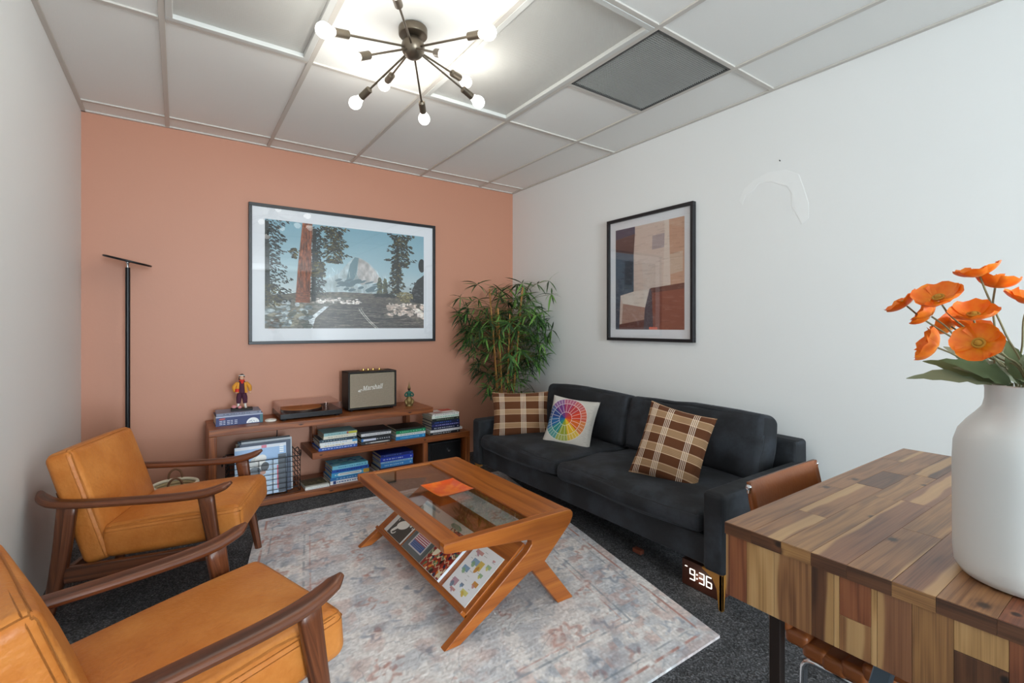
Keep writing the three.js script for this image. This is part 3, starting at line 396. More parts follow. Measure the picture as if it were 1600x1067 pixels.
// ---------- books ----------
const spine = (seed, bg, fg, extra) => canvasTex(192, 24, (x, w, h) => { const r = rng(seed); x.fillStyle = bg; x.fillRect(0, 0, w, h); x.fillStyle = fg; x.globalAlpha = 0.85; let p = 12 + r() * 20; const end = 120 + r() * 50; while (p < end) { const q = 4 + r() * 9; x.fillRect(p, h * 0.34, q, h * 0.34); p += q + 2 + r() * 5; } x.fillRect(w - 18, h * 0.3, 8, h * 0.4); x.globalAlpha = 1; if (extra) extra(x, w, h); });
function book(label, w, th, d, pos, turn, cover, ink, o = {}) {
  const t = thing('book', label, 'book', pos, turn, o.group), cm = plain(cover, 0.45), c = Math.min(0.0022, th * 0.18);
  obj('pages', box(w - 0.008, th - 2 * c, d - 0.006, 0, th / 2, -0.0025, 'x', 0), M.pageEdge, t);
  obj('cover', [box(w, c, d, 0, c / 2, 0, 'x', 0), box(w, c, d, 0, th - c / 2, 0, 'x', 0)], o.top ? std({ color: cover, roughness: 0.4 }) : cm, t);
  obj('spine', new THREE.BoxGeometry(w, th - 2 * c + 0.0002, 0.002).translate(0, th / 2, d / 2 - 0.001), std({ map: o.tex || spine(o.seed || (w * 9999 + th * 77777) | 0, cover, ink, o.extra), roughness: 0.45 }), t);
  if (o.top) obj('cover_print', new THREE.PlaneGeometry(w - 0.004, d - 0.004).rotateX(-Math.PI / 2).translate(0, th + 0.0004, 0), std({ map: canvasTex(128, 128, o.top), roughness: 0.4 }), t);
  return t;
}
function pile(xc, y, zf, list, where, group) {
  let h = y; list.forEach(([desc, w, th, d, cover, ink, dx = 0, turn = 0, o = {}], i) => {
    const ord = list.length === 1 ? '' : i === 0 ? 'bottom of' : i === list.length - 1 ? 'top of' : ['', 'second', 'third', 'fourth', 'fifth', 'sixth', 'seventh'][i] + ' from below in';
    book(`${desc}, ${ord} the pile ${where}`, w, th, d, [xc + dx, h, zf - d / 2], turn, cover, ink, { seed: (xc * 1000 | 0) + i * 17, group, ...o }); h += th + 0.0003;
  });
}
pile(0.335, 0.545, -3.665, [
  ['thick navy book with white text lines', 0.275, 0.066, 0.20, '#1f2c5c', '#dfe4ee', 0, 0.02, { tex: canvasTex(384, 96, (x, w, h) => { x.fillStyle = '#24326a'; x.fillRect(0, 0, w, h); x.fillStyle = '#b9bfd2'; x.fillRect(0, 0, w, 12); x.fillStyle = '#b8484a'; x.beginPath(); x.ellipse(50, 28, 26, 9, -0.05, 0, 7); x.fill(); x.fillStyle = '#cfd5e6'; for (let i = 0; i < 3; i++) for (let k = 0; k < 5; k++) x.fillRect(28 + k * 30, 46 + i * 16, 24 - (k % 2) * 6, 6); x.fillStyle = '#eef0f2'; x.beginPath(); x.arc(300, 92, 54, Math.PI, 0); x.fill(); x.fillStyle = '#24326a'; for (let i = 0; i < 14; i++) { x.beginPath(); x.arc(262 + rd() * 76, 60 + rd() * 30, 2.4, 0, 7); x.fill(); } x.fillStyle = '#3d6f78'; x.fillRect(360, 10, 24, 86); }) }],
  ['thin grey book', 0.262, 0.016, 0.19, '#7d8298', '#2d3550', 0.0, -0.02]], 'under the doll', 'books under the doll');
pile(0.962, 0.305, -3.60, [
  ['blue paperback', 0.275, 0.021, 0.21, '#2458b4', '#dfe6f4', -0.003, 0.01], ['white paperback', 0.262, 0.018, 0.205, '#e6e6e4', '#b8a070', 0.004, 0.0], ['white paperback with blue end', 0.268, 0.018, 0.205, '#e9ecee', '#7fa8d2', 0.0, 0.02, { extra: (x, w, h) => { x.fillStyle = '#4aa3d8'; x.fillRect(w - 26, 0, 26, h); } }], ['dark teal paperback', 0.265, 0.021, 0.20, '#22384a', '#8fa2ac', 0.0, -0.01], ['cream hardback', 0.235, 0.022, 0.185, '#ddd9c8', '#a8a494', 0.012, 0.0], ['teal book with a yellow spine end', 0.238, 0.020, 0.185, '#8fb6b8', '#5c8488', 0.014, 0.01, { extra: (x, w, h) => { x.fillStyle = '#b8b42c'; x.fillRect(w - 50, 0, 50, h); x.fillStyle = '#b0523c'; x.fillRect(w - 60, 0, 9, h); } }]], 'left on middle shelf', 'books left on the middle shelf');
pile(1.245, 0.305, -3.605, [
  ['dark grey book with a white stripe', 0.232, 0.019, 0.20, '#2c2e34', '#e4e6e6', 0, 0, { extra: (x, w, h) => { x.fillStyle = '#dfe0dc'; x.fillRect(w * 0.3, h * 0.25, w * 0.6, h * 0.5); } }], ['dark book with blue-white spine', 0.236, 0.030, 0.20, '#23272f', '#cfd3d8', 0, 0, { extra: (x, w, h) => { x.fillStyle = '#d8def0'; x.fillRect(14, 5, 80, h - 9); x.fillStyle = '#2f78c4'; x.fillRect(2, 2, 12, h - 4); } }], ['thin black book', 0.222, 0.013, 0.19, '#16181d', '#4a4f58'], ['pale grey hardback', 0.234, 0.020, 0.20, '#d6d5d8', '#8b8f98', -0.002, 0.01], ['black large book lying askew', 0.24, 0.014, 0.205, '#1c1d22', '#50545e', 0.0, -0.05]], 'centre on middle shelf', 'books centre on the middle shelf');
pile(1.525, 0.305, -3.605, [
  ['bright blue paperback', 0.25, 0.027, 0.20, '#1f8fd2', '#9fd2f0'], ['white paperback', 0.25, 0.019, 0.20, '#e8eaec', '#8a9aa8', 0.002], ['green paperback', 0.252, 0.024, 0.20, '#128a5c', '#9fe0c0', 0.003], ['black glossy hardback', 0.245, 0.016, 0.205, '#15140f', '#2c2a22', 0, -0.02]], 'right on middle shelf', 'books right on the middle shelf');
pile(1.835, 0.305, -3.60, [
  ['black hardback with a white label', 0.275, 0.021, 0.20, '#1b1b1f', '#e6e6e6', -0.006, 0], ['wide white book', 0.30, 0.019, 0.21, '#e2e0e2', '#bdbac0', 0.004, 0.02], ['navy hardback', 0.262, 0.027, 0.19, '#171c3a', '#d8dcec', 0, 0], ['purple navy hardback', 0.258, 0.018, 0.19, '#2a2d6e', '#c9c6e6', 0, 0.01], ['dark blue paperback', 0.258, 0.025, 0.19, '#1a2240', '#4a6fd0', 0, -0.01], ['black paperback', 0.252, 0.022, 0.19, '#20261f', '#8aa07e', 0, 0.0], ['pale green white hardback', 0.252, 0.022, 0.195, '#dfe4d8', '#5aa59a', -0.004, 0.01], ['white book with a red cover print', 0.25, 0.014, 0.19, '#e9e6e2', '#2c2c2c', -0.002, 0.02, { top: (x) => { x.fillStyle = '#e6e3e0'; x.fillRect(0, 0, 128, 128); x.fillStyle = '#c9392c'; x.fillRect(70, 0, 58, 60); x.fillStyle = '#b06a72'; x.fillRect(24, 60, 40, 34); x.fillStyle = '#2c2c2c'; x.fillRect(20, 108, 84, 10); } }]], 'near the sofa', 'books near the sofa');
pile(0.812, 0.0485, -3.585, [
  ['white booklet', 0.165, 0.011, 0.20, '#e6e6e2', '#9aa0a0', 0, 0], ['booklet with dark landscape cover', 0.16, 0.010, 0.19, '#e2e4dc', '#9aa0a0', -0.004, 0.03, { top: (x) => { x.fillStyle = '#3c4030'; x.fillRect(0, 0, 128, 128); for (let i = 0; i < 40; i++) blob(x, rd() * 128, 20 + rd() * 80, 8, 5, ['#59603c', '#2c3024', '#787a50'][(rd() * 3) | 0], rd()); x.fillStyle = '#dcdcd4'; x.fillRect(0, 108, 128, 20); } }]], 'next to the record basket', 'booklets by the record basket');
pile(1.045, 0.0485, -3.60, [
  ['white paperback with a navy band', 0.285, 0.027, 0.21, '#e8e9ec', '#2a4a86', 0, 0, { extra: (x, w, h) => { x.fillStyle = '#1f3a78'; x.fillRect(14, 0, 14, h); } }], ['mid blue paperback', 0.285, 0.022, 0.21, '#2a6fae', '#a9cfe8', 0, 0.01], ['light blue book with white label', 0.275, 0.033, 0.20, '#3f9fd0', '#e8edf0', 0.004, 0, { extra: (x, w, h) => { x.fillStyle = '#eceef0'; x.fillRect(34, 4, 116, h - 8); x.fillStyle = '#7a8088'; x.fillRect(40, 10, 104, 3); x.fillStyle = '#c89a34'; x.fillRect(w - 30, 0, 30, h); } }], ['strong blue paperback', 0.272, 0.023, 0.20, '#1b56b8', '#0f2a60', 0.004, 0.01], ['cyan patterned paperback', 0.262, 0.026, 0.19, '#7ec6dc', '#3d7fb4', 0.0, 0.03, { top: (x) => { x.fillStyle = '#6fc0d8'; x.fillRect(0, 0, 128, 128); for (let i = 0; i < 26; i++) blob(x, rd() * 128, rd() * 128, 6 + rd() * 16, 4 + rd() * 6, ['#2458a8', '#a8dcec', '#3f8fc4'][(rd() * 3) | 0], rd() * 3); } }]], 'left on bottom board', 'books left on the bottom board');
pile(1.40, 0.0485, -3.60, [
  ['pale pink paperback', 0.285, 0.026, 0.21, '#d9c6c8', '#b88a92', -0.01, 0], ['dark purple book with pink lettering', 0.28, 0.032, 0.205, '#2c1f3e', '#c98aa0', 0.006, 0], ['sky blue paperback', 0.262, 0.033, 0.195, '#3f8fd8', '#bfe0f4', 0.008, 0.01], ['thin white and blue paperback', 0.262, 0.012, 0.195, '#9cc8ea', '#2a5a9a', 0.008, 0], ['royal blue hardback', 0.268, 0.032, 0.20, '#1f3fc0', '#c9d6f4', 0.01, -0.01], ['dark blue thick book', 0.262, 0.022, 0.20, '#182a78', '#5a78c8', 0.01, 0.0]], 'right on bottom board', 'books right on the bottom board');

// ---------- wire basket with records ----------
{
  const t = thing('wire_basket', 'black wire basket holding vinyl records on the console bottom board', 'basket', [0.485, 0.049, -3.745]), w = 0.215, d = 0.145, h = 0.25, r = 0.0022, q = [];
  const rect = (y, k = 1, rr = r) => { const a = w * k, b = d * k; for (const [p, s] of [[V(-a, y, -b), V(a, y, -b)], [V(a, y, -b), V(a, y, b)], [V(a, y, b), V(-a, y, b)], [V(-a, y, b), V(-a, y, -b)]]) q.push(rod(p, s, rr, rr, 6)); };
  for (let k = 0; k <= 7; k++) rect(0.004 + k * (h - 0.004) / 7, 1, k === 7 ? 0.0035 : r);
  for (let k = 0; k <= 5; k++) { const x = -w + 2 * w * k / 5; q.push(rod(V(x, 0.004, d), V(x, h, d), r, r, 6), rod(V(x, 0.004, -d), V(x, h, -d), r, r, 6), rod(V(x, 0.004, -d), V(x, 0.004, d), r, r, 6)); }
  for (let k = 0; k <= 3; k++) { const z = -d + 2 * d * k / 3; q.push(rod(V(w, 0.004, z), V(w, h, z), r, r, 6), rod(V(-w, 0.004, z), V(-w, h, z), r, r, 6), rod(V(-w, 0.004, z), V(w, 0.004, z), r, r, 6)); }
  obj('wires', q, M.blackMetal, t);
  for (const s of [-1, 1]) obj('handle', pipe([V(s * w, h, -0.05), V(s * (w + 0.022), h + 0.012, -0.045), V(s * (w + 0.03), h - 0.04, 0), V(s * (w + 0.022), h + 0.012, 0.045), V(s * w, h, 0.05)], 0.0035, false, 40, 6), M.blackMetal, t);
}
{
  const rec = [['front', '#9db8d8'], ['#39465e', 0], ['#b9bfc6', 0], ['#4a3a3c', 0], ['#8fa6bc', 0], ['#2c3038', 0], ['#c4b8a4', 0], ['#50606c', 0]];
  const words = ['light blue record sleeve with a grey portrait, foremost in the wire basket', 'navy record sleeve second from the front in the wire basket', 'pale grey record sleeve third from the front in the wire basket', 'dark brown record sleeve fourth from the front in the wire basket', 'faded blue record sleeve fifth from the front in the wire basket', 'near black record sleeve sixth from the front in the wire basket', 'beige record sleeve seventh from the front in the wire basket', 'slate record sleeve at the back of the wire basket'];
  rec.forEach(([c], i) => {
    const t = thing('record_sleeve', words[i], 'record', [0.462 + (i ? (i % 3) * 0.012 + 0.02 : 0), 0.0575, -3.628 - i * 0.018], 0, 'records in the wire basket'); t.rotation.x = -0.10 - i * 0.012;
    const hh = 0.335 + (i % 3) * 0.012;
    obj('sleeve', box(0.315, hh, 0.004, 0, hh / 2, 0, 'x', 0.0006), plain(i === 0 ? '#a9bfd8' : c, 0.45), t);
    if (i === 0) obj('cover_print', new THREE.PlaneGeometry(0.311, hh - 0.004).translate(0, hh / 2, 0.0026), std({ roughness: 0.35, map: canvasTex(256, 272, (x, w, h) => { x.fillStyle = '#8fb2dc'; x.fillRect(0, 0, w, h); x.fillStyle = '#b9cfe6'; x.fillRect(0, 90, w, 182); x.fillStyle = '#d8dce6'; x.fillRect(0, 0, w, 16); x.fillStyle = '#d4607e'; x.fillRect(130, 0, 26, 16); x.fillStyle = '#3a4350'; x.fillRect(214, 60, 42, 212); x.fillStyle = '#d6455c'; x.fillRect(208, 120, 6, 130); blob(x, 110, 100, 40, 44, '#c9c9c6', 0.2); blob(x, 126, 76, 30, 24, '#e6e4e0', -0.4); blob(x, 146, 120, 20, 26, '#2e3136', 0.3); blob(x, 96, 150, 34, 34, '#4f565e'); blob(x, 136, 150, 14, 12, '#b07a62'); x.fillStyle = '#f2f4f6'; x.font = 'bold 18px sans-serif'; for (let k = 0; k < 5; k++) x.fillRect(170 + (k % 2) * 4, 110 + k * 26, 26, 5); for (let k = 0; k < 4; k++) x.fillRect(222, 12 + k * 11, 22, 7); }) }), t);
  });
}
// ---------- things on the console ----------
{ // record player
  const t = thing('record_player', 'black record player with cork mat under a clear dust cover', 'record player', [0.785, 0.545, -3.785]);
  obj('plinth', box(0.42, 0.036, 0.33, 0, 0.028, 0, 'x', 0.004), plain('#15161a', 0.25), t); for (const [x, z] of [[-0.18, 0.13], [0.18, 0.13], [-0.18, -0.13], [0.18, -0.13]]) obj('foot', cyl(0.018, 0.02, 0.012, x, 0, z), M.black, t);
  const pl = obj('platter', cyl(0.145, 0.145, 0.014, -0.045, 0.046, 0, 48), plain('#2a2b2f', 0.3), t); obj('cork_mat', cyl(0.142, 0.142, 0.005, -0.045, 0.0602, 0, 48), plain('#d09a60', 0.8), pl); obj('spindle', cyl(0.003, 0.003, 0.014, -0.045, 0.064, 0), M.chrome, pl);
  const ta = obj('tonearm', [pipe([V(0.155, 0.075, -0.10), V(0.155, 0.075, 0.0), V(0.125, 0.072, 0.09)], 0.004, false, 20, 8), cyl(0.018, 0.018, 0.03, 0.155, 0.046, -0.095)], M.chrome, t); obj('headshell', box(0.016, 0.008, 0.03, 0.118, 0.070, 0.102), M.black, ta);
  const ac = phy({ color: '#f0e6e2', transmission: 1, thickness: 0, roughness: 0.03, ior: 1.45 }), y0 = 0.047, y1 = 0.102;
  obj('dust_cover', [slab(-0.208, 0.208, y1 - 0.003, y1, -0.162, 0.162), slab(-0.208, 0.208, y0, y1 - 0.003, 0.159, 0.162), slab(-0.208, 0.208, y0, y1 - 0.003, -0.162, -0.159), slab(-0.208, -0.205, y0, y1 - 0.003, -0.159, 0.159), slab(0.205, 0.208, y0, y1 - 0.003, -0.159, 0.159)], ac, t);
  const c = obj('power_cord', pipe([V(0.62, 0.57, -3.973), V(0.615, 0.52, -3.972), V(0.61, 0.40, -3.974), V(0.605, 0.2, -3.974), V(0.60, 0.02, -3.973)], 0.0035, false, 30, 6), M.black); tag(c, 'black power cord hanging down the wall behind the console', 'cord');
}
{ const g = new THREE.TorusGeometry(0.026, 0.011, 12, 36).rotateX(Math.PI / 2).scale(1, 0.75, 1).translate(0, 0.0085, 0), m = obj('ring_coaster', g, plain('#ebe6dc', 0.5)); m.position.set(0.522, 0.545, -3.66); tag(m, 'small white ring lying between the navy book and record player', 'ring'); }
{ // loudspeaker with a script logo
  const t = thing('loudspeaker', 'black retro loudspeaker with woven grey grille cloth and script logo', 'speaker', [1.255, 0.545, -3.80], 0.0), w = 0.385, h = 0.292, d = 0.18, y0 = 0.012;
  const vinyl = std({ color: '#1c1714', roughness: 0.6, bumpMap: leatherBump, bumpScale: 0.0008 });
  obj('cabinet', [span(-w / 2, w / 2, y0 + h - 0.014, y0 + h, -d / 2, d / 2, 'x', 0.006), span(-w / 2, w / 2, y0, y0 + 0.014, -d / 2, d / 2, 'x', 0.006), span(-w / 2, -w / 2 + 0.014, y0, y0 + h, -d / 2, d / 2, 'y', 0.006), span(w / 2 - 0.014, w / 2, y0, y0 + h, -d / 2, d / 2, 'y', 0.006), span(-w / 2 + 0.005, w / 2 - 0.005, y0 + 0.005, y0 + h - 0.005, -d / 2, d / 2 - 0.02, 'x', 0.004)], vinyl, t);
  const TG = tiled(91), gt = canvasTex(768, 560, (x, W, Hh) => { const im = x.createImageData(W, Hh); for (let j = 0; j < Hh; j++) for (let i = 0; i < W; i++) { const u = i / W, v = j / Hh, s = 0.5 + 0.5 * Math.sin((v * 30 + u * 2 + 1.2 * TG(u, v, 6, 5, 3)) * 6.283), f = TG(u, v, 200, 150, 1), k = 0.5 * s + 0.5 * f, o = (j * W + i) * 4; im.data[o] = lerp(122, 172, k); im.data[o + 1] = lerp(110, 158, k); im.data[o + 2] = lerp(94, 140, k); im.data[o + 3] = 255; } x.putImageData(im, 0, 0); });
  obj('grille', box(w - 0.032, h - 0.034, 0.006, 0, y0 + h / 2, d / 2 - 0.012, 'x', 0.001), plain('#8f836f', 0.9), t);
  obj('grille_cloth', new THREE.PlaneGeometry(w - 0.034, h - 0.036).translate(0, y0 + h / 2, d / 2 - 0.0085), std({ map: gt, roughness: 0.9 }), t);
  // raised script lettering
  const font = await new FontLoader().loadAsync('fonts/droid/droid_serif_regular.typeface.json'), tg = new TextGeometry('Marshall', { font, size: 0.034, depth: 0.002, curveSegments: 4 }); tg.computeBoundingBox();
  tg.translate(-(tg.boundingBox.max.x + tg.boundingBox.min.x) / 2, -0.012, 0).applyMatrix4(new THREE.Matrix4().set(0.80, 0.32, 0, 0, 0, 1, 0, 0, 0, 0, 1, 0, 0, 0, 0, 1)).rotateZ(0.06).translate(0.0, y0 + h * 0.55, d / 2 - 0.0082);
  obj('logo', [tg, pipe([V(-0.085, y0 + h * 0.52, d / 2 - 0.007), V(-0.108, y0 + h * 0.50, d / 2 - 0.007), V(-0.112, y0 + h * 0.475, d / 2 - 0.007), V(-0.094, y0 + h * 0.47, d / 2 - 0.007)], 0.0028, false, 16, 6)], plain('#f2f0ea', 0.35), t);
  obj('piping', [box(w - 0.034, 0.003, 0.003, 0, y0 + h - 0.018, d / 2 - 0.006), box(w - 0.034, 0.003, 0.003, 0, y0 + 0.018, d / 2 - 0.006), box(0.003, h - 0.036, 0.003, -w / 2 + 0.018, y0 + h / 2, d / 2 - 0.006, 'y'), box(0.003, h - 0.036, 0.003, w / 2 - 0.018, y0 + h / 2, d / 2 - 0.006, 'y')], plain('#b8ab8e', 0.5), t);
  obj('control_plate', box(0.20, 0.003, 0.05, 0.02, y0 + h + 0.001, 0.0), plain('#8a6a34', 0.3, 0.8), t); for (const x of [-0.05, -0.01, 0.03, 0.08]) obj('knob', cyl(0.009, 0.008, 0.013, x, y0 + h + 0.002, 0.0), plain('#c9a860', 0.25, 0.9), t);
  for (const [x, z] of [[-0.16, 0.06], [0.16, 0.06], [-0.16, -0.06], [0.16, -0.06]]) obj('foot', cyl(0.012, 0.014, 0.0125, x, 0, z), M.black, t);
}
{ // folk doll on a black stand
  const t = thing('folk_doll', 'small folk doll in yellow jacket and purple trousers on the book pile', 'figurine', [0.358, 0.6275, -3.765], -0.1), yel = plain('#d8922a', 0.7), pur = plain('#4a1c34', 0.8), skin = plain('#d9a88a', 0.6), red = plain('#d8301c', 0.7), dk = plain('#1c1512', 0.6), wh = plain('#e8e2da', 0.7);
  obj('stand', [box(0.13, 0.012, 0.08, 0, 0.006, 0, 'x', 0.003), ball(0.014, -0.045, 0.016, 0.015, 1.6, 0.7, 1), ball(0.010, -0.02, 0.016, 0.02)], dk, t);
  obj('flowers', [ball(0.012, -0.046, 0.026, 0.02, 1.3, 1, 1), ball(0.010, -0.012, 0.022, 0.028, 1.2, 1, 1)], plain('#d98a8c', 0.7), t);
  for (const s of [-1, 1]) { const lg = obj('trouser_leg', sweep([V(s * 0.008, 0.125, 0), V(s * 0.017, 0.085, 0.003), V(s * 0.020, 0.045, 0.005)], [[0.015, 0.013], [0.017, 0.015], [0.013, 0.011]], V(0, 0, 1), 10, 12), pur, t); obj('stocking', rod(V(s * 0.020, 0.05, 0.005), V(s * 0.022, 0.02, 0.004), 0.007), wh, lg); obj('shoe', ball(0.008, s * 0.024, 0.018, 0.012, 1, 0.8, 1.9), wh, lg); }
  obj('vest', sweep([V(0, 0.112, 0), V(0, 0.15, 0), V(0, 0.185, 0), V(0, 0.200, 0)], [[0.026, 0.018], [0.023, 0.016], [0.027, 0.017], [0.013, 0.011]], V(0, 0, 1), 14, 16), pur, t);
  for (const s of [-1, 1]) { const a = obj('sleeve', sweep([V(s * 0.024, 0.187, 0), V(s * 0.046, 0.158, 0.006), V(s * (s < 0 ? 0.040 : 0.050), 0.128, s < 0 ? 0.026 : 0.008)], [[0.011, 0.011], [0.013, 0.013], [0.009, 0.009]], V(0, 0, 1), 12, 10), yel, t); obj('hand', ball(0.0075, s < 0 ? -0.032 : 0.051, s < 0 ? 0.124 : 0.118, s < 0 ? 0.032 : 0.009), skin, a); }
  obj('jacket_panel', [sweep([V(-0.02, 0.19, 0.012), V(-0.023, 0.16, 0.016), V(-0.026, 0.118, 0.016)], [[0.007, 0.004], [0.008, 0.004], [0.009, 0.004]], V(0, 0, 1), 8, 8), sweep([V(0.02, 0.19, 0.012), V(0.023, 0.16, 0.016), V(0.027, 0.118, 0.016)], [[0.007, 0.004], [0.008, 0.004], [0.009, 0.004]], V(0, 0, 1), 8, 8)], yel, t);
  obj('drum', [cyl(0.012, 0.012, 0.02, -0.028, 0.128, 0.035)], red, t); obj('scarf', [new THREE.TorusGeometry(0.012, 0.006, 8, 16).rotateX(Math.PI / 2).translate(0, 0.201, 0.002), ball(0.009, 0.002, 0.192, 0.014, 1, 1.4, 0.7)], red, t);
  const hd = obj('head', [ball(0.0165, 0, 0.222, 0.002, 0.88, 1.12, 0.95, 20), ball(0.003, 0, 0.220, 0.018)], skin, t); obj('hair', [ball(0.0185, 0, 0.228, -0.003, 0.95, 1, 0.95, 18), ball(0.008, -0.014, 0.210, -0.004, 0.8, 2, 0.9)], dk, hd); obj('headband', new THREE.TorusGeometry(0.0175, 0.003, 8, 20).rotateX(Math.PI / 2 - 0.15).translate(0, 0.234, 0), wh, hd);
}
{ // small temple dancer figure
  const t = thing('dancer_figurine', 'small green and bronze kneeling dancer figurine with a pointed crown', 'figurine', [1.565, 0.545, -3.735], -0.3), br = plain('#8a7448', 0.4, 0.5), gr = plain('#2c6a5a', 0.5, 0.2), da = plain('#3a2c20', 0.5, 0.3);
  obj('pedestal', [cyl(0.03, 0.026, 0.012, 0, 0, 0)], br, t);
  obj('skirt', sweep([V(0, 0.012, 0), V(0, 0.045, 0.004), V(0, 0.075, 0)], [[0.026, 0.022], [0.028, 0.024], [0.018, 0.015]], V(0, 0, 1), 12, 14), br, t); for (const s of [-1, 1]) obj('knee', sweep([V(s * 0.012, 0.05, 0), V(s * 0.028, 0.042, 0.018), V(s * 0.018, 0.014, 0.024)], [[0.013, 0.013], [0.012, 0.012], [0.008, 0.008]], V(0, 1, 0), 10, 10), br, t);
  obj('torso', sweep([V(0, 0.07, 0), V(0, 0.09, 0), V(0, 0.112, 0), V(0, 0.122, 0)], [[0.018, 0.014], [0.017, 0.013], [0.023, 0.015], [0.010, 0.009]], V(0, 0, 1), 12, 14), gr, t);
  for (const s of [-1, 1]) obj('arm', pipe([V(s * 0.021, 0.112, 0), V(s * 0.034, 0.092, 0.004), V(s * 0.026, 0.082, 0.022), V(s * 0.006, 0.096, 0.028)], 0.006, false, 16, 8), gr, t);
  const hd = obj('head', ball(0.013, 0, 0.138, 0.001, 0.9, 1.15, 1), da, t); obj('crown', lathe([[0, 0.205], [0.002, 0.19], [0.004, 0.175], [0.007, 0.166], [0.006, 0.162], [0.011, 0.155], [0.0105, 0.15], [0.0135, 0.144], [0, 0.142]], 18), br, hd);
}
// ---------- floor lamp and woven basket ----------
{
  const t = thing('floor_lamp', 'slim black floor lamp with a flat tilted disc head in the left corner', 'floor lamp', [-0.258, 0, -3.80]);
  obj('base', lathe([[0, 0], [0.118, 0], [0.12, 0.004], [0.12, 0.016], [0.116, 0.02], [0.016, 0.022], [0, 0.022]], 40), M.blackMetal, t); obj('pole', cyl(0.0125, 0.0125, 1.545, 0, 0.02, 0), M.blackMetal, t); obj('joint', [cyl(0.006, 0.006, 0.03, 0, 1.565, 0), ball(0.011, 0, 1.597, 0)], M.chrome, t);
  const q = new THREE.Quaternion().setFromUnitVectors(V(0, 1, 0), V(0.2163, 0.9685, 0.0875).normalize());
  obj('disc_head', lathe([[0, -0.006], [0.118, -0.006], [0.123, -0.003], [0.123, 0.004], [0.118, 0.007], [0, 0.007]], 48).applyQuaternion(q).translate(0, 1.606, 0), M.blackMetal, t);
}
{
  const t = thing('woven_basket', 'round woven straw basket behind the far armchair', 'basket', [-0.015, 0, -3.42]), q = [], straw = std({ color: '#cdb489', roughness: 0.9, bumpMap: fineBump, bumpScale: 0.002 });
  for (let k = 0; k < 16; k++) { const f = k / 15, R = 0.088 + 0.022 * Math.sin(f * 1.9); obj('coil', new THREE.TorusGeometry(R, 0.0098, 8, 48).rotateX(Math.PI / 2).translate(0, 0.011 + k * 0.0178, 0), k === 15 ? plain('#e6dcc4', 0.85) : straw, t); }
  obj('bottom', cyl(0.09, 0.09, 0.012, 0, 0.001, 0, 32), straw, t);
  for (const s of [-1, 1]) obj('handle', pipe([V(-0.035, 0.275, s * 0.103), V(-0.028, 0.32, s * 0.108), V(0, 0.34, s * 0.11), V(0.028, 0.32, s * 0.108), V(0.035, 0.275, s * 0.103)], 0.006, false, 24, 8), plain('#7a5236', 0.7), t);
}

// ---------- framed pictures ----------
const pictureGlass = phy({ color: '#ffffff', transmission: 1, thickness: 0, roughness: 0.01, ior: 1.43 });
function picture(name, label, w, h, mat, pos, turn, draw, res) {
  const t = thing(name, label, 'picture', pos, turn), f = 0.022, d = 0.034, [mx, mt, mb] = mat;
  obj('frame', [box(w, f, d, 0, h / 2 - f / 2, d / 2, 'x', 0.002), box(w, f, d, 0, -h / 2 + f / 2, d / 2, 'x', 0.002), box(f, h - 2 * f, d, -w / 2 + f / 2, 0, d / 2, 'y', 0.002), box(f, h - 2 * f, d, w / 2 - f / 2, 0, d / 2, 'y', 0.002)], plain('#17171b', 0.4), t);
  obj('backing', slab(-w / 2 + 0.01, w / 2 - 0.01, -h / 2 + 0.01, h / 2 - 0.01, 0.001, 0.008), M.black, t);
  obj('mat_board', slab(-w / 2 + f, w / 2 - f, -h / 2 + f, h / 2 - f, 0.0082, 0.014), plain('#e4e6ea', 0.85), t);
  obj('print', new THREE.PlaneGeometry(w - 2 * f - 2 * mx, h - 2 * f - mt - mb).translate(0, (mb - mt) / 2, 0.0148), std({ map: canvasTex(res[0], res[1], draw), roughness: 0.6 }), t);
  obj('glass', slab(-w / 2 + f, w / 2 - f, -h / 2 + f, h / 2 - f, 0.021, 0.023), pictureGlass, t);
  return t;
}
const rp = rng(2024);
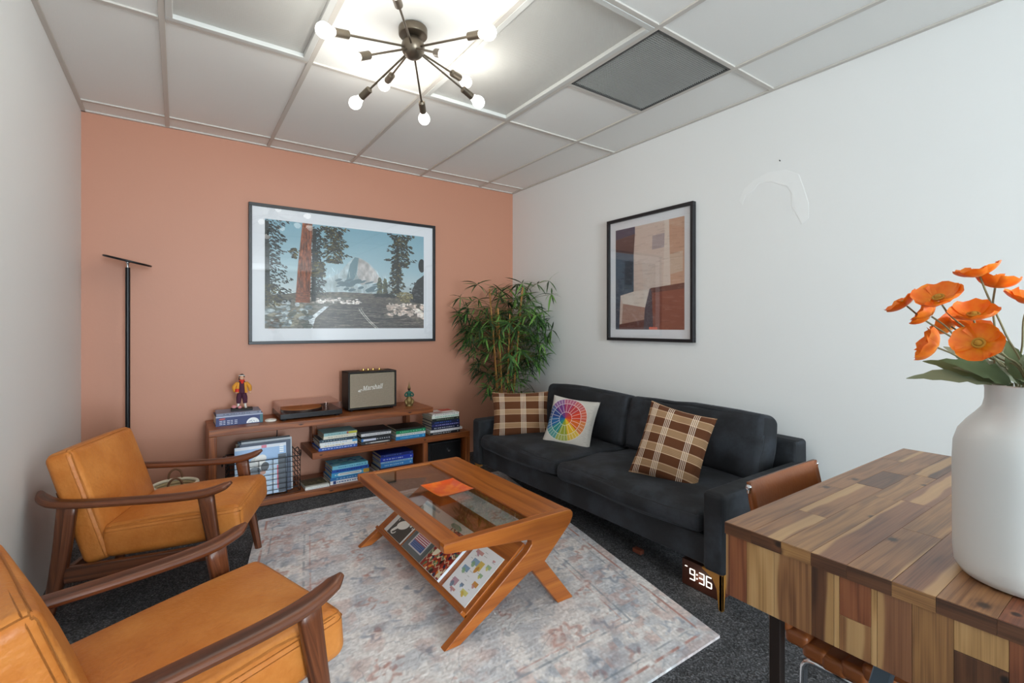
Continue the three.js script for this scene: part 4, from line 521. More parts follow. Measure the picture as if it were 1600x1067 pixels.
picture('landscape_photograph', 'large framed mountain road photograph with redwood trees on the orange wall', 1.488, 1.040, [0.085, 0.085, 0.095], [1.163, 1.588, -3.98], 0, (x, w, h) => {
  const poly = (pts, c) => { x.fillStyle = c; x.beginPath(); pts.forEach(([a, b]) => x.lineTo(a * w, b * h)); x.fill(); };
  const gr = x.createLinearGradient(0, 0, 0, h * 0.65); gr.addColorStop(0, '#7fa8b8'); gr.addColorStop(0.6, '#9fbcc6'); gr.addColorStop(1, '#c4d0d2'); x.fillStyle = gr; x.fillRect(0, 0, w, h);
  poly([[0.28, 0.66], [0.34, 0.52], [0.42, 0.46], [0.47, 0.36], [0.52, 0.28], [0.56, 0.29], [0.61, 0.33], [0.66, 0.40], [0.70, 0.50], [0.80, 0.56], [1, 0.55], [1, 0.68]], '#a9b8bc');
  poly([[0.46, 0.56], [0.49, 0.36], [0.52, 0.285], [0.545, 0.29], [0.53, 0.46], [0.49, 0.58]], '#66838c'); poly([[0.545, 0.29], [0.60, 0.33], [0.66, 0.42], [0.70, 0.52], [0.56, 0.56], [0.535, 0.46]], '#b4b0ae');
  for (let i = 0; i < 170; i++) { x.globalAlpha = 0.35; x.strokeStyle = rp() > 0.5 ? '#8d9ca2' : '#e2e6e6'; x.lineWidth = 1 + rp() * 3; const a = 0.30 + rp() * 0.44, b = 0.40 + rp() * 0.24; x.beginPath(); x.moveTo(a * w, b * h); x.lineTo((a + 0.02 - 0.03 * rp()) * w, (b + 0.03 + rp() * 0.05) * h); x.stroke(); } x.globalAlpha = 1;
  for (let i = 0; i < 26; i++) blob(x, (0.38 + rp() * 0.3) * w, (0.52 + rp() * 0.1) * h, 16 + rp() * 24, 4 + rp() * 9, '#5a7078', -0.3);
  // ground, road
  poly([[0, 0.70], [0.2, 0.66], [0.45, 0.64], [0.75, 0.65], [1, 0.68], [1, 1], [0, 1]], '#5f574c'); poly([[0, 0.76], [0.16, 0.73], [0.34, 0.70], [0.56, 0.69], [0.56, 0.73], [0.36, 0.78], [0.26, 0.88], [0.2, 1], [0, 1]], '#6f6c64');
  poly([[0.24, 1], [0.27, 0.90], [0.34, 0.79], [0.46, 0.72], [0.58, 0.675], [0.70, 0.675], [0.76, 0.71], [0.74, 0.77], [0.84, 0.85], [1, 0.97], [1, 1]], '#544b44'); poly([[0.30, 1], [0.33, 0.9], [0.42, 0.80], [0.55, 0.74], [0.72, 0.75], [0.86, 0.88], [1, 1]], '#443c36');
  for (let i = 0; i < 240; i++) { const a = 0.30 + rp() * 0.6, b = 0.78 + rp() * 0.21; x.globalAlpha = 0.6; x.fillStyle = rp() > 0.4 ? '#171413' : '#8a7f76'; x.fillRect(a * w, b * h, 30 + rp() * 120, 1.5 + rp() * 4); } x.globalAlpha = 1;
  poly([[0.215, 1], [0.245, 0.9], [0.33, 0.79], [0.36, 0.785], [0.28, 0.9], [0.262, 1]], '#cfd6da'); x.strokeStyle = '#b7b0a8'; x.lineWidth = 5; for (const o of [0, 0.014]) { x.beginPath(); x.moveTo((0.545 + o) * w, 0.80 * h); x.quadraticCurveTo((0.58 + o) * w, 0.9 * h, (0.66 + o) * w, h); x.stroke(); }
  for (let i = 0; i < 170; i++) { const a = rp(), left = a < 0.62, px = left ? rp() * 0.24 : 0.74 + rp() * 0.26, py = left ? 0.76 + rp() * 0.22 : 0.74 + rp() * 0.14; blob(x, px * w, py * h, 8 + rp() * 26, 5 + rp() * 12, left ? ['#a9b2b4', '#5f625c', '#8a8574', '#747e80'][(rp() * 4) | 0] : ['#cbb8ac', '#a8968a', '#e0d2c8', '#6a5f56'][(rp() * 4) | 0], rp() - 0.5); }
  for (let i = 0; i < 80; i++) blob(x, (0.22 + rp() * 0.34) * w, (0.705 + rp() * 0.05) * h, 5 + rp() * 13, 3 + rp() * 7, ['#e6ddd6', '#cfc4bc', '#8f857c'][(rp() * 3) | 0]);
  // trees
  const rows = Array.from({ length: 48 }, () => rp()), needles = (cx, top, bot, half, cols, n, taper = 1) => { for (let i = 0; i < n * 2.6; i++) { const f = rp(), yy = lerp(top, bot, f), hw = half * (taper ? Math.min(1, 0.25 + f * 1.3) : 1) * (0.35 + 0.65 * rows[(yy * 41) | 0]), xx = cx + (rp() * 2 - 1) * hw; blob(x, xx * w, yy * h, 3 + rp() * 9, 1.5 + rp() * 3.2, cols[(rp() * cols.length) | 0], (xx > cx ? 0.4 : -0.4) + rp() * 0.3); } };
  const dk = ['#11171a', '#1c2324', '#2c3128', '#0b1012'], ol = ['#4c4422', '#26261a', '#5f522a', '#141814'];
  poly([[0.0, 0.02], [0.02, 0.02], [0.03, 0.75], [0, 0.78]], '#262a2c'); needles(0.03, 0.0, 0.76, 0.125, dk, 330, 0); needles(0.03, 0.6, 0.8, 0.07, ol, 90, 0);
  poly([[0.265, 0.05], [0.285, 0.05], [0.282, 0.74], [0.255, 0.74]], '#2c2d2e'); needles(0.285, 0.03, 0.68, 0.06, dk, 240, 0); needles(0.39, 0.01, 0.36, 0.12, [...ol, ...ol, ...dk], 330, 0); needles(0.30, 0.36, 0.5, 0.06, ol, 90, 0);
  poly([[0.205, 0.0], [0.262, 0.0], [0.252, 0.4], [0.248, 0.755], [0.165, 0.755], [0.18, 0.4]], '#84492e'); for (let i = 0; i < 120; i++) { x.globalAlpha = 0.5; x.strokeStyle = rp() > 0.5 ? '#b0603a' : '#4a2010'; x.lineWidth = 1 + rp() * 3; const f = rp(), a = lerp(0.182, 0.25, f), b = rp() * 0.6; x.beginPath(); x.moveTo((a + 0.018 * (1 - b)) * w, b * h); x.lineTo((a + 0.018 * (0.8 - b)) * w, (b + 0.1) * h); x.stroke(); } x.globalAlpha = 1; needles(0.16, 0.25, 0.34, 0.03, ol, 30, 0);
  poly([[0.80, 0.05], [0.815, 0.05], [0.82, 0.68], [0.80, 0.68]], '#2c2a26'); needles(0.83, 0.01, 0.36, 0.125, [...dk, ...ol], 330, 0); needles(0.80, 0.30, 0.64, 0.065, [...dk, ...ol], 240, 0);
  for (const [c, t0] of [[0.685, 0.48], [0.722, 0.49]]) needles(c, t0, 0.67, 0.022, ['#4a5040', '#5f5f44', '#333a32'], 90); needles(0.72, 0.645, 0.675, 0.08, dk, 60, 0);
  poly([[0.90, 0.72], [0.915, 0.58], [0.95, 0.48], [0.985, 0.44], [1, 0.42], [1, 0.74]], '#202224'); blob(x, 0.985 * w, 0.32 * h, 26, 50, '#1a1f20'); for (let i = 0; i < 50; i++) blob(x, (0.90 + rp() * 0.1) * w, (0.5 + rp() * 0.22) * h, 4 + rp() * 10, 2 + rp() * 5, rp() > 0.5 ? '#46484a' : '#121416'); needles(0.86, 0.62, 0.72, 0.06, ['#7a7048', '#94875c', '#5c5438'], 90, 0);
  // grain of rock, bark and asphalt
  const im = x.getImageData(0, 0, w, h), TN = tiled(301), D = im.data; for (let j = 0; j < h; j++) for (let i = 0; i < w; i++) { const u = i / w, v = j / h, o = (j * w + i) * 4, dome = v > 0.29 && v < 0.67 && u > 0.27 && u < 0.80, n = v > 0.64 ? TN(u, v, 60, 120, 3) - 0.5 : dome && D[o + 2] - D[o] < 30 ? TN(u, v, 40, 16, 4) - 0.5 : TN(u, v, 160, 30, 2) - 0.5, k = v > 0.64 ? 1 + 0.9 * n : dome && D[o + 2] - D[o] < 30 ? 1 + 0.6 * n : D[o] > D[o + 2] + 20 ? 1 + 0.8 * n : 1; D[o] *= k; D[o + 1] *= k; D[o + 2] *= k; }
  x.putImageData(im, 0, 0);
}, [1024, 684]);
picture('abstract_print', 'framed abstract print of pink, navy and rust shapes on the white wall', 0.765, 0.925, [0.055, 0.060, 0.062], [2.78, 1.556, -2.266], -Math.PI / 2, (x, w, h) => {
  const poly = (pts, c, a = 1) => { x.globalAlpha = a; x.fillStyle = c; x.beginPath(); pts.forEach(([p, q]) => x.lineTo(p * w, q * h)); x.fill(); x.globalAlpha = 1; };
  x.fillStyle = '#cdb9ad'; x.fillRect(0, 0, w, h); poly([[0.33, 0], [0.80, 0], [0.80, 0.62], [0.33, 0.66]], '#cfbcb0'); poly([[0.80, 0], [1, 0], [1, 0.64], [0.82, 0.62]], '#c29a82'); poly([[0.80, 0.32], [0.98, 0.30], [0.98, 0.48], [0.82, 0.50]], '#cbb6a4', 0.8); poly([[0.74, 0.0], [0.80, 0], [0.82, 0.6], [0.72, 0.6]], '#d8cbbf', 0.8);
  poly([[0, 0], [0.31, 0], [0.31, 0.07], [0, 0.10]], '#4a4a60'); poly([[0, 0.10], [0.31, 0.07], [0.29, 0.28], [0, 0.22]], '#5b4342'); poly([[0, 0.22], [0.29, 0.27], [0.29, 0.63], [0.08, 0.66], [0.06, 1], [0, 1]], '#3f4757'); poly([[0.16, 0.32], [0.28, 0.34], [0.26, 0.6], [0.14, 0.6]], '#2f3642', 0.8);
  poly([[0.57, 0.12], [0.74, 0.115], [0.735, 0.245], [0.565, 0.25]], '#a99c9c'); poly([[0.08, 0.67], [0.30, 0.63], [0.52, 0.62], [0.46, 0.79], [0.12, 0.745]], '#d9cdc2'); poly([[0.12, 0.745], [0.46, 0.79], [0.46, 0.93], [0.10, 0.95]], '#a88274'); poly([[0.06, 0.95], [0.5, 0.90], [0.5, 1], [0.06, 1]], '#6a3c34');
  poly([[0.53, 0.615], [0.60, 0.62], [0.58, 1], [0.44, 1], [0.46, 0.8]], '#584850'); poly([[0.56, 0.635], [1, 0.61], [1, 1], [0.58, 1]], '#8a4f3e'); poly([[0.54, 0.61], [1, 0.585], [1, 0.635], [0.56, 0.655]], '#6a4138'); poly([[0.52, 0.975], [0.64, 0.975], [0.64, 1], [0.52, 1]], '#d8654a');
  for (let i = 0; i < 500; i++) { x.globalAlpha = 0.05; x.fillStyle = rp() > 0.5 ? '#fff' : '#301c18'; x.fillRect(rp() * w, rp() * h, 10 + rp() * 60, 2 + rp() * 8); } x.globalAlpha = 1;
}, [512, 640]);

// ---------- bamboo plant ----------
{
  const t = thing('bamboo_plant', 'tall artificial bamboo plant in the corner behind the sofa', 'plant', [2.42, 0, -3.585]), r = rng(404);
  const pot = obj('pot', lathe([[0, 0.004], [0.10, 0.004], [0.11, 0.01], [0.135, 0.25], [0.14, 0.26], [0.132, 0.262], [0.125, 0.23], [0, 0.228]], 36), plain('#3c3a38', 0.6), t); obj('soil', cyl(0.124, 0.124, 0.006, 0, 0.226, 0, 28), plain('#2a2018', 1), pot);
  const cane = std({ roughness: 0.5, map: dataTex(32, 128, (u, v) => { const k = v * 5 - Math.floor(v * 5); return k < 0.06 ? [120, 74, 34] : mix3([196, 138, 70], [168, 118, 52], k); }, 1, 1) });
  const stems = []; for (let i = 0; i < 9; i++) { const a = i * 2.4, R = 0.03 + 0.035 * r(), lx = Math.cos(a) * (0.05 + 0.10 * r()), lz = Math.sin(a) * (0.04 + 0.08 * r()), H = 1.25 + 0.42 * r(), p = [V(Math.cos(a) * R, 0.22, Math.sin(a) * R), V(Math.cos(a) * R + lx * 0.45, 0.22 + (H - 0.22) * 0.5, Math.sin(a) * R + lz * 0.45), V(Math.cos(a) * R + lx, H, Math.sin(a) * R + lz)]; stems.push(p); obj('stem', new THREE.TubeGeometry(new THREE.CatmullRomCurve3(p), 14, 0.0075 - 0.0015 * r(), 8), cane, t); }
  const leafGeo = (bend, wd) => { const pos = [], uv = [], idx = [], n = 5; for (let i = 0; i <= n; i++) { const s = i / n, w = wd * Math.pow(Math.sin(Math.PI * Math.min(1, 0.06 + s * 0.94)), 0.75) * (1 - 0.35 * s), y = -bend * s * s; pos.push(-w, y + w * 0.25, s, 0, y, s, w, y + w * 0.25, s); uv.push(0, s, 0.5, s, 1, s); } for (let i = 0; i < n; i++) for (let j = 0; j < 2; j++) { const a = i * 3 + j; idx.push(a, a + 3, a + 1, a + 1, a + 3, a + 4); } const g = new THREE.BufferGeometry(); g.setAttribute('position', new THREE.Float32BufferAttribute(pos, 3)); g.setAttribute('uv', new THREE.Float32BufferAttribute(uv, 2)); g.setIndex(idx); g.computeVertexNormals(); return g; };
  const LG = [leafGeo(0.12, 0.064), leafGeo(0.25, 0.060), leafGeo(0.4, 0.070)], LM = ['#2b4725', '#3c612f', '#548238', '#243d1f', '#6f9a46'].map((c) => phy({ color: c, roughness: 0.5, side: THREE.DoubleSide, transmission: 0.12, thickness: 0 })), TW = plain('#6a5a2c', 0.7);
  const leaves = [], twigs = [];
  for (let k = 0; k < 235; k++) {
    const st = stems[(r() * stems.length) | 0], c = new THREE.CatmullRomCurve3(st), f = 0.26 + 0.74 * Math.pow(r(), 0.75), o = c.getPoint(f), a = r() * 6.283, low = o.y < 0.85, reach = (low ? 0.12 : 0.17) + 0.15 * r(), tip = V(o.x + Math.cos(a) * reach, o.y + 0.02 + 0.10 * r(), o.z + Math.sin(a) * reach);
    tip.x = clamp(tip.x, -0.36, 0.29); tip.z = clamp(tip.z, -0.28, tip.y > 0.62 ? 0.34 : 0.26); twigs.push(pipe([o, V((o.x + tip.x) / 2, (o.y + tip.y) / 2 + 0.02, (o.z + tip.z) / 2), tip], 0.0016, false, 6, 4));
    const n = 6 + (r() * 5 | 0);
    for (let j = 0; j < n; j++) {
      const b = a + (j / (n - 1) - 0.5) * 3.4 + (r() - 0.5) * 0.5, dn = -0.55 + 0.75 * r() + (j % 3 === 0 ? 0.5 : -0.3), L = 0.09 + 0.07 * r(), d = V(Math.cos(b), dn, Math.sin(b)).normalize(), e = tip.clone().addScaledVector(d, L);
      if (e.x > 0.335) d.x = -Math.abs(d.x) * 0.3; if (e.z < -0.37) d.z = Math.abs(d.z) * 0.3; d.normalize(); e.copy(tip).addScaledVector(d, L + 0.012); if (e.x > 0.345 || e.z < -0.38) continue; if (e.y < 0.60 && e.z > 0.30) continue;
      leaves.push({ p: tip.clone().addScaledVector(d, 0.004), d, L, roll: (r() - 0.5) * 1.4, g: (r() * 3) | 0, m: clamp((r() * 4 + (tip.z > 0 ? 0.8 : 0)) | 0, 0, 4) });
    }
  }
  leaves.sort((A, B) => (B.p.z - B.p.x * 0.6) - (A.p.z - A.p.x * 0.6));
  const rest = [[], [], [], [], []];
  leaves.forEach((l, i) => {
    const m = new THREE.Mesh(LG[l.g], LM[l.m]), M4 = new THREE.Matrix4().lookAt(l.d, V(0, 0, 0), V(0, 1, 0)); m.position.copy(l.p); m.quaternion.setFromRotationMatrix(M4).multiply(new THREE.Quaternion().setFromAxisAngle(V(0, 0, 1), l.roll)); m.scale.setScalar(l.L);
    if (i < 300) { m.name = 'leaf'; shadows(m); t.add(m); } else { m.updateMatrix(); rest[l.m].push(LG[l.g].clone().applyMatrix4(m.matrix)); }
  });
  rest.forEach((gs, i) => { if (gs.length) obj('foliage', gs, LM[i], t).userData.kind = 'stuff'; });
  obj('twigs', twigs, TW, t).userData.kind = 'stuff';
}

// ---------- desk ----------
const DX0 = 1.012, DX1 = 2.15, DZ0 = -0.612, DZ1 = -0.002, DY = 0.76, DT = 0.026, DB = 0.597;
const acacia = [['#4e2c1a', '#7c5036', '#946544', '#b88e5e'], ['#5c3822', '#8c603c', '#a6764c', '#bd9666'], ['#62422a', '#94683f', '#b08450', null], ['#341d12', '#583520', '#70482e', '#b48a58'], ['#8f683c', '#b98e5c', '#cca676', null], ['#52291a', '#80482c', '#985e3a', '#b08856'], ['#341d12', '#583520', '#70482e', null]].map(([a, b, c, sap], i) => phy({ map: woodTex(100 + i, a, b, c, { rings: 1, warp: 2.6, su: 0.6, sv: 0.16, fine: 0.5, knots: i % 2 ? 2 : 1, size: 320, sap }), roughness: 0.40, clearcoat: 0.2, clearcoatRoughness: 0.35 }));
{
  const t = thing('desk', 'butcher block wooden desk of mixed brown planks holding the white vase', 'desk', [1.58, 0, -0.307]), r = rng(909), X = 1.58, Z = -0.307;
  const rows = [DZ0, -0.551, -0.489, -0.433, -0.372, -0.304, -0.245, -0.174, -0.115, -0.055, DZ1], ends = [0, 1, 0, 2, 1, 3, 2, 1, 0, 3];
  for (let i = 0; i < rows.length - 1; i++) {
    let x = DX0, k = 0; while (x < DX1 - 0.01) { let L = 0.16 + 0.34 * r(); if (x + L > DX1 - 0.12) L = DX1 - x; const mi = k ? [0, 1, 2, 0, 1, 3, 5, 0, 1][(r() * 9) | 0] : [1, 1, 2, 0, 1, 0, 1, 5, 2, 0][i]; obj('plank', span(x + 0.0002, x + L - 0.0002, DY - DT, DY + (r() - 0.5) * 0.0004, rows[i] + 0.0002, rows[i + 1] - 0.0002, 'x', 0.0008, r() * 3).translate(-X, 0, -Z), acacia[mi], t); if (!k) obj('end_cap', span(DX0 - 0.0012, DX0 + 0.0001, DY - DT, DY - 0.0006, rows[i] + 0.0002, rows[i + 1] - 0.0002, 'z', 0, r() * 3).translate(-X, 0, -Z), acacia[[6, 6, 2, 6, 6, 2, 6, 6, 2, 6][i]], t); x += L; k++; }
  }
  const cuts = [[-0.611, 5], [-0.563, 4], [-0.505, 1], [-0.433, 3], [-0.394, 4], [-0.385, 5], [-0.335, 4], [-0.326, 0], [-0.277, 2], [-0.224, 3], [-0.162, 5], [-0.11, 1], [-0.06, 3], [-0.004, 0]];
  for (let i = 0; i < cuts.length - 1; i++) { const z0 = cuts[i][0] + 0.0002, z1 = cuts[i + 1][0] - 0.0002; if (i === 9) { obj('plank', span(DX0 + 0.002, DX0 + 0.02, 0.685, DY - DT - 0.0005, z0, z1, 'y', 0.0008, 0.2).translate(-X, 0, -Z), acacia[4], t); obj('plank', span(DX0 + 0.002, DX0 + 0.02, DB, 0.6845, z0, z1, 'y', 0.0008, 0.5).translate(-X, 0, -Z), acacia[3], t); } else if (i === 5) { obj('plank', span(DX0 + 0.002, DX0 + 0.02, 0.662, DY - DT - 0.0005, z0, z1, 'y', 0.0008, 0.9).translate(-X, 0, -Z), acacia[5], t); obj('plank', span(DX0 + 0.002, DX0 + 0.02, DB, 0.6615, z0, z1, 'y', 0.0008, 0.35).translate(-X, 0, -Z), acacia[1], t); } else obj('plank', span(DX0 + 0.002, DX0 + 0.02, DB, DY - DT - 0.0005, z0, z1, 'y', 0.0008, r() * 3).translate(-X, 0, -Z), acacia[cuts[i][1]], t); }
  obj('apron', [span(DX0 + 0.021, DX1 - 0.003, DB, DY - DT - 0.0005, DZ0 + 0.002, DZ0 + 0.02, 'x', 0.001), span(DX0 + 0.021, DX1 - 0.003, DB, DY - DT - 0.0005, DZ1 - 0.02, DZ1 - 0.002, 'x', 0.001), span(DX1 - 0.02, DX1 - 0.003, DB, DY - DT - 0.0005, DZ0 + 0.021, DZ1 - 0.021, 'z', 0.001), span(DX0 + 0.021, DX1 - 0.021, DB, DB + 0.012, DZ0 + 0.021, DZ1 - 0.021, 'x', 0.001)].map((g) => g.translate(-X, 0, -Z)), acacia[1], t);
  const slant = (x, zt, zb) => { const g = prism([[zt - 0.014, DB - 0.0005], [zt + 0.014, DB - 0.0005], [zb + 0.014, 0.001], [zb - 0.014, 0.001]], -0.016, 0.016, 0.002); return g.rotateY(-Math.PI / 2).translate(x - X, 0, -Z); };
  for (const x of [1.07, 2.09]) { obj('leg', span(x - 0.012, x + 0.012, 0.001, DB - 0.0005, -0.538, -0.514, 'y', 0.003).translate(-X, 0, -Z), plain('#2c211d', 0.45, 0.4), t); obj('leg', slant(x, -0.326, -0.455), M.steel, t); obj('leg', span(x - 0.012, x + 0.012, 0.001, DB - 0.0005, -0.10, -0.076, 'y', 0.003).translate(-X, 0, -Z), plain('#2c211d', 0.45, 0.4), t); }
}
{ // leather chair tucked under the desk
  const X = 1.495, Z = -0.49, t = thing('desk_chair', 'tan ribbed leather desk chair with chrome frame tucked under the desk', 'chair', [X, 0, Z]);
  const tan = phy({ map: dataTex(256, 256, (u, v) => mix3([124, 66, 30], [156, 90, 46], TL(u, v, 6, 6, 4)), 0.5, 0.5), roughness: 0.35, bumpMap: leatherBump, bumpScale: 0.0006 });
  const ribs = 8, z0 = -0.115, z1 = 0.20; for (let i = 0; i < ribs; i++) { const f = (i + 0.5) / ribs, zz = lerp(z0, z1, f), fr = Math.max(0, (f - 0.72) / 0.28), hw = 0.30 - 0.05 * fr * fr, y = 0.441 + Math.min(0.055, 0.040 * ((zz - 0.02) / 0.11) ** 2); obj('seat_rib', soft(hw * 2, 0.036, (z1 - z0) / ribs + 0.014, 0.012, [0, 0.003, 0], 0.002, i + 3, 10).translate(0, y, zz), tan, t); }
  obj('seat_shell', [box(0.40, 0.008, 0.14, 0, 0.422, 0.02, 'x', 0.003)], M.chrome, t);
  // back: a gently curved slung band
  const n = 18, pos = [], idx = [], uv = [], hb = 0.20; for (const s of [0, 1]) for (let i = 0; i <= n; i++) for (const y of [0, 1, 2, 3]) { const a = (i / n) * 2 - 1, yy = [0.49, 0.59, 0.72, 0.768][y], lean = -0.06 * (yy - 0.52) / 0.28; pos.push(a * hb, yy - 0.008 * (1 - a * a) * (y === 3 ? 1 : 0), -0.165 - 0.016 * (1 - a * a) + lean - (s ? 0.016 : 0) * (y === 3 ? 0.7 : 1)); uv.push(a * hb, yy); }
  const q = (s, i, y) => s * (n + 1) * 4 + i * 4 + y; for (let i = 0; i < n; i++) for (let y = 0; y < 3; y++) { const a = q(0, i, y), b = q(0, i + 1, y), c = q(0, i, y + 1), d = q(0, i + 1, y + 1); idx.push(a, b, c, b, d, c); const e = q(1, i, y), f = q(1, i + 1, y), g = q(1, i, y + 1), h = q(1, i + 1, y + 1); idx.push(e, g, f, f, g, h); }
  for (let i = 0; i < n; i++) for (const [y, fl] of [[0, 0], [3, 1]]) { const a = q(0, i, y), b = q(0, i + 1, y), e = q(1, i, y), f = q(1, i + 1, y); fl ? idx.push(a, b, e, b, f, e) : idx.push(a, e, b, b, e, f); } for (let y = 0; y < 3; y++) for (const [i, fl] of [[0, 0], [n, 1]]) { const a = q(0, i, y), b = q(0, i, y + 1), e = q(1, i, y), f = q(1, i, y + 1); fl ? idx.push(a, e, b, b, e, f) : idx.push(a, b, e, b, f, e); }
  const bg = new THREE.BufferGeometry(); bg.setAttribute('position', new THREE.Float32BufferAttribute(pos, 3)); bg.setAttribute('uv', new THREE.Float32BufferAttribute(uv, 2)); bg.setIndex(idx); bg.computeVertexNormals();
  const back = obj('backrest', bg, tan, t); for (const s of [-1, 1]) obj('bolt', [ball(0.0085, s * (hb + 0.002), 0.755, -0.222, 0.7, 1, 1), cyl(0.006, 0.006, 0.008, s * (hb + 0.001), 0.740, -0.222)], M.chrome, back);
  for (const s of [-1, 1]) {
    obj('frame', [pipe([V(s * (hb - 0.03), 0.56, -0.205), V(s * (hb - 0.03), 0.53, -0.203), V(s * (hb - 0.02), 0.48, -0.192), V(s * (hb - 0.01), 0.435, -0.12), V(s * 0.18, 0.418, 0.0), V(s * 0.18, 0.414, 0.06)], 0.008, false, 50, 8), rod(V(s * 0.18, 0.420, 0.02), V(s * 0.18, 0.397, 0.02), 0.007)], M.chrome, t);
    obj('leg', pipe([V(s * 0.25, 0.008, -0.085), V(s * 0.25, 0.2, -0.06), V(s * 0.25, 0.375, -0.058), V(s * 0.25, 0.397, -0.036), V(s * 0.25, 0.397, 0.12), V(s * 0.25, 0.375, 0.142), V(s * 0.25, 0.2, 0.145), V(s * 0.25, 0.008, 0.17)], 0.009, false, 80, 8, 0.2), M.chrome, t);
  }
  obj('crossbar', rod(V(-0.25, 0.397, 0.02), V(0.25, 0.397, 0.02), 0.008), M.chrome, t);
}
// ---------- vase with poppies ----------
const VX = 1.199, VZ = -0.166, VY = DY + 0.0006;
{
  const v = obj('vase', lathe([[0, 0.0], [0.080, 0.0], [0.090, 0.004], [0.097, 0.016], [0.099, 0.04], [0.0995, 0.20], [0.098, 0.232], [0.092, 0.254], [0.080, 0.272], [0.068, 0.286], [0.0595, 0.298], [0.0565, 0.312], [0.0562, 0.330], [0.0575, 0.336], [0.0555, 0.339], [0.0525, 0.336], [0.0515, 0.312], [0.055, 0.296], [0.085, 0.26], [0.093, 0.22], [0.093, 0.02], [0, 0.012]], 64), phy({ color: '#dcdcda', roughness: 0.38, clearcoat: 0.15, clearcoatRoughness: 0.4, bumpMap: paintBump, bumpScale: 0.0004 }));
  v.position.set(VX, VY, VZ); tag(v, 'tall white matte ceramic vase on the wooden desk', 'vase');
}
{
  const r = rng(31337), TPp = tiled(95), petalTex = dataTex(128, 128, (u, v) => mix3([244, 108, 6], [255, 168, 24], clamp(0.8 * TPp(u, v, 5, 3, 3) + 0.5 * sstep(0.5, 0.1, v) - 0.1, 0, 1)), 1, 1), petalMat = phy({ map: petalTex, roughness: 0.55, side: THREE.DoubleSide, transmission: 0.18, thickness: 0 }), stemMat = plain('#7f7a58', 0.7), heart = plain('#b9862a', 0.8);
  const petal = (seed, open, spread) => { const n = 8, pos = [], uv = [], idx = [], N = noise2(seed); for (let i = 0; i <= n; i++) for (let j = 0; j <= n; j++) { const s = i / n, a = ((j / n) * 2 - 1) * spread, edge = 1 - 0.16 * Math.pow(Math.abs((j / n) * 2 - 1), 3), rad = Math.sin(s * open) * edge / Math.sin(Math.min(open, 1.5)), y = (1 - Math.cos(s * open)) * 0.85 + s * s * 0.16 * (N(j * 0.9, seed) - 0.45) + 0.05 * s * Math.sin(j * 2.3 + seed); pos.push(Math.sin(a) * rad, y, Math.cos(a) * rad); uv.push(j / n, s); } for (let i = 0; i < n; i++) for (let j = 0; j < n; j++) { const a = i * (n + 1) + j; idx.push(a, a + n + 1, a + 1, a + 1, a + n + 1, a + n + 2); } const g = new THREE.BufferGeometry(); g.setAttribute('position', new THREE.Float32BufferAttribute(pos, 3)); g.setAttribute('uv', new THREE.Float32BufferAttribute(uv, 2)); g.setIndex(idx); g.computeVertexNormals(); return g; };
  const sets = [0, 1, 2].map((k) => [0, 1, 2, 3].map((j) => petal(k * 9 + j + 1, 1.05 + 0.12 * k, j % 2 ? 0.95 : 1.05)));
  const F = [
    [[1.140, 1.248, -0.327], [-0.25, 0.75, -0.60], 0.033, 'orange poppy furthest left of the bouquet, seen from the side'], [[1.115, 1.256, -0.268], [-0.62, 0.78, -0.1], 0.038, 'orange poppy with open cup above the second row, left of centre'], [[1.125, 1.224, -0.288], [-0.25, 0.55, -0.78], 0.030, 'orange poppy bent sideways just below the open left one'], [[1.205, 1.205, -0.277], [0.3, 0.5, -0.75], 0.030, 'orange poppy seen from behind in the middle of the stems'], [[1.12, 1.225, -0.222], [-0.42, 0.9, 0.05], 0.036, 'orange poppy with upturned cup in the bouquet centre'], [[1.12, 1.166, -0.281], [-0.35, 0.35, -0.85], 0.036, 'lowest orange poppy drooping to the left'], [[1.085, 1.174, -0.210], [-0.93, 0.32, -0.12], 0.036, 'wide open orange poppy facing forward low in the centre'], [[1.17, 1.300, -0.226], [-0.15, 0.95, -0.22], 0.033, 'topmost orange poppy of the bouquet'], [[1.195, 1.280, -0.206], [0.05, 0.95, 0.18], 0.033, 'orange poppy just below and right of the topmost one'], [[1.19, 1.250, -0.163], [-0.25, 0.9, 0.32], 0.036, 'orange poppy cut by the right edge of the picture'], [[1.19, 1.204, -0.240], [-0.1, 0.95, 0.2], 0.032, 'orange poppy half hidden behind the central ones']];
  const lf = (L, W, seed) => { const n = 12, pos = [], idx = [], N = noise2(seed); for (let i = 0; i <= n; i++) { const s = i / n, w = W * Math.sin(Math.PI * Math.pow(s, 0.8)) * (0.62 + 0.38 * Math.abs(Math.sin(i * 1.9))) + 0.0008, y = 0.10 * L * Math.sin(s * 2.6) - 0.25 * L * s * s * N(seed, 2); pos.push(-w, y + w * 0.3, s * L, 0, y, s * L, w, y + w * 0.3, s * L); } for (let i = 0; i < n; i++) for (let j = 0; j < 2; j++) { const a = i * 3 + j; idx.push(a, a + 3, a + 1, a + 1, a + 3, a + 4); } const g = new THREE.BufferGeometry(); g.setAttribute('position', new THREE.Float32BufferAttribute(pos, 3)); g.setIndex(idx); g.computeVertexNormals(); g.setAttribute('uv', new THREE.Float32BufferAttribute(new Float32Array(pos.length / 3 * 2), 2)); return g; };
  const leafMats = ['#66744c', '#8a9272', '#a4ac92', '#52623c'].map((c) => phy({ color: c, roughness: 0.75, side: THREE.DoubleSide, transmission: 0.1, thickness: 0 }));
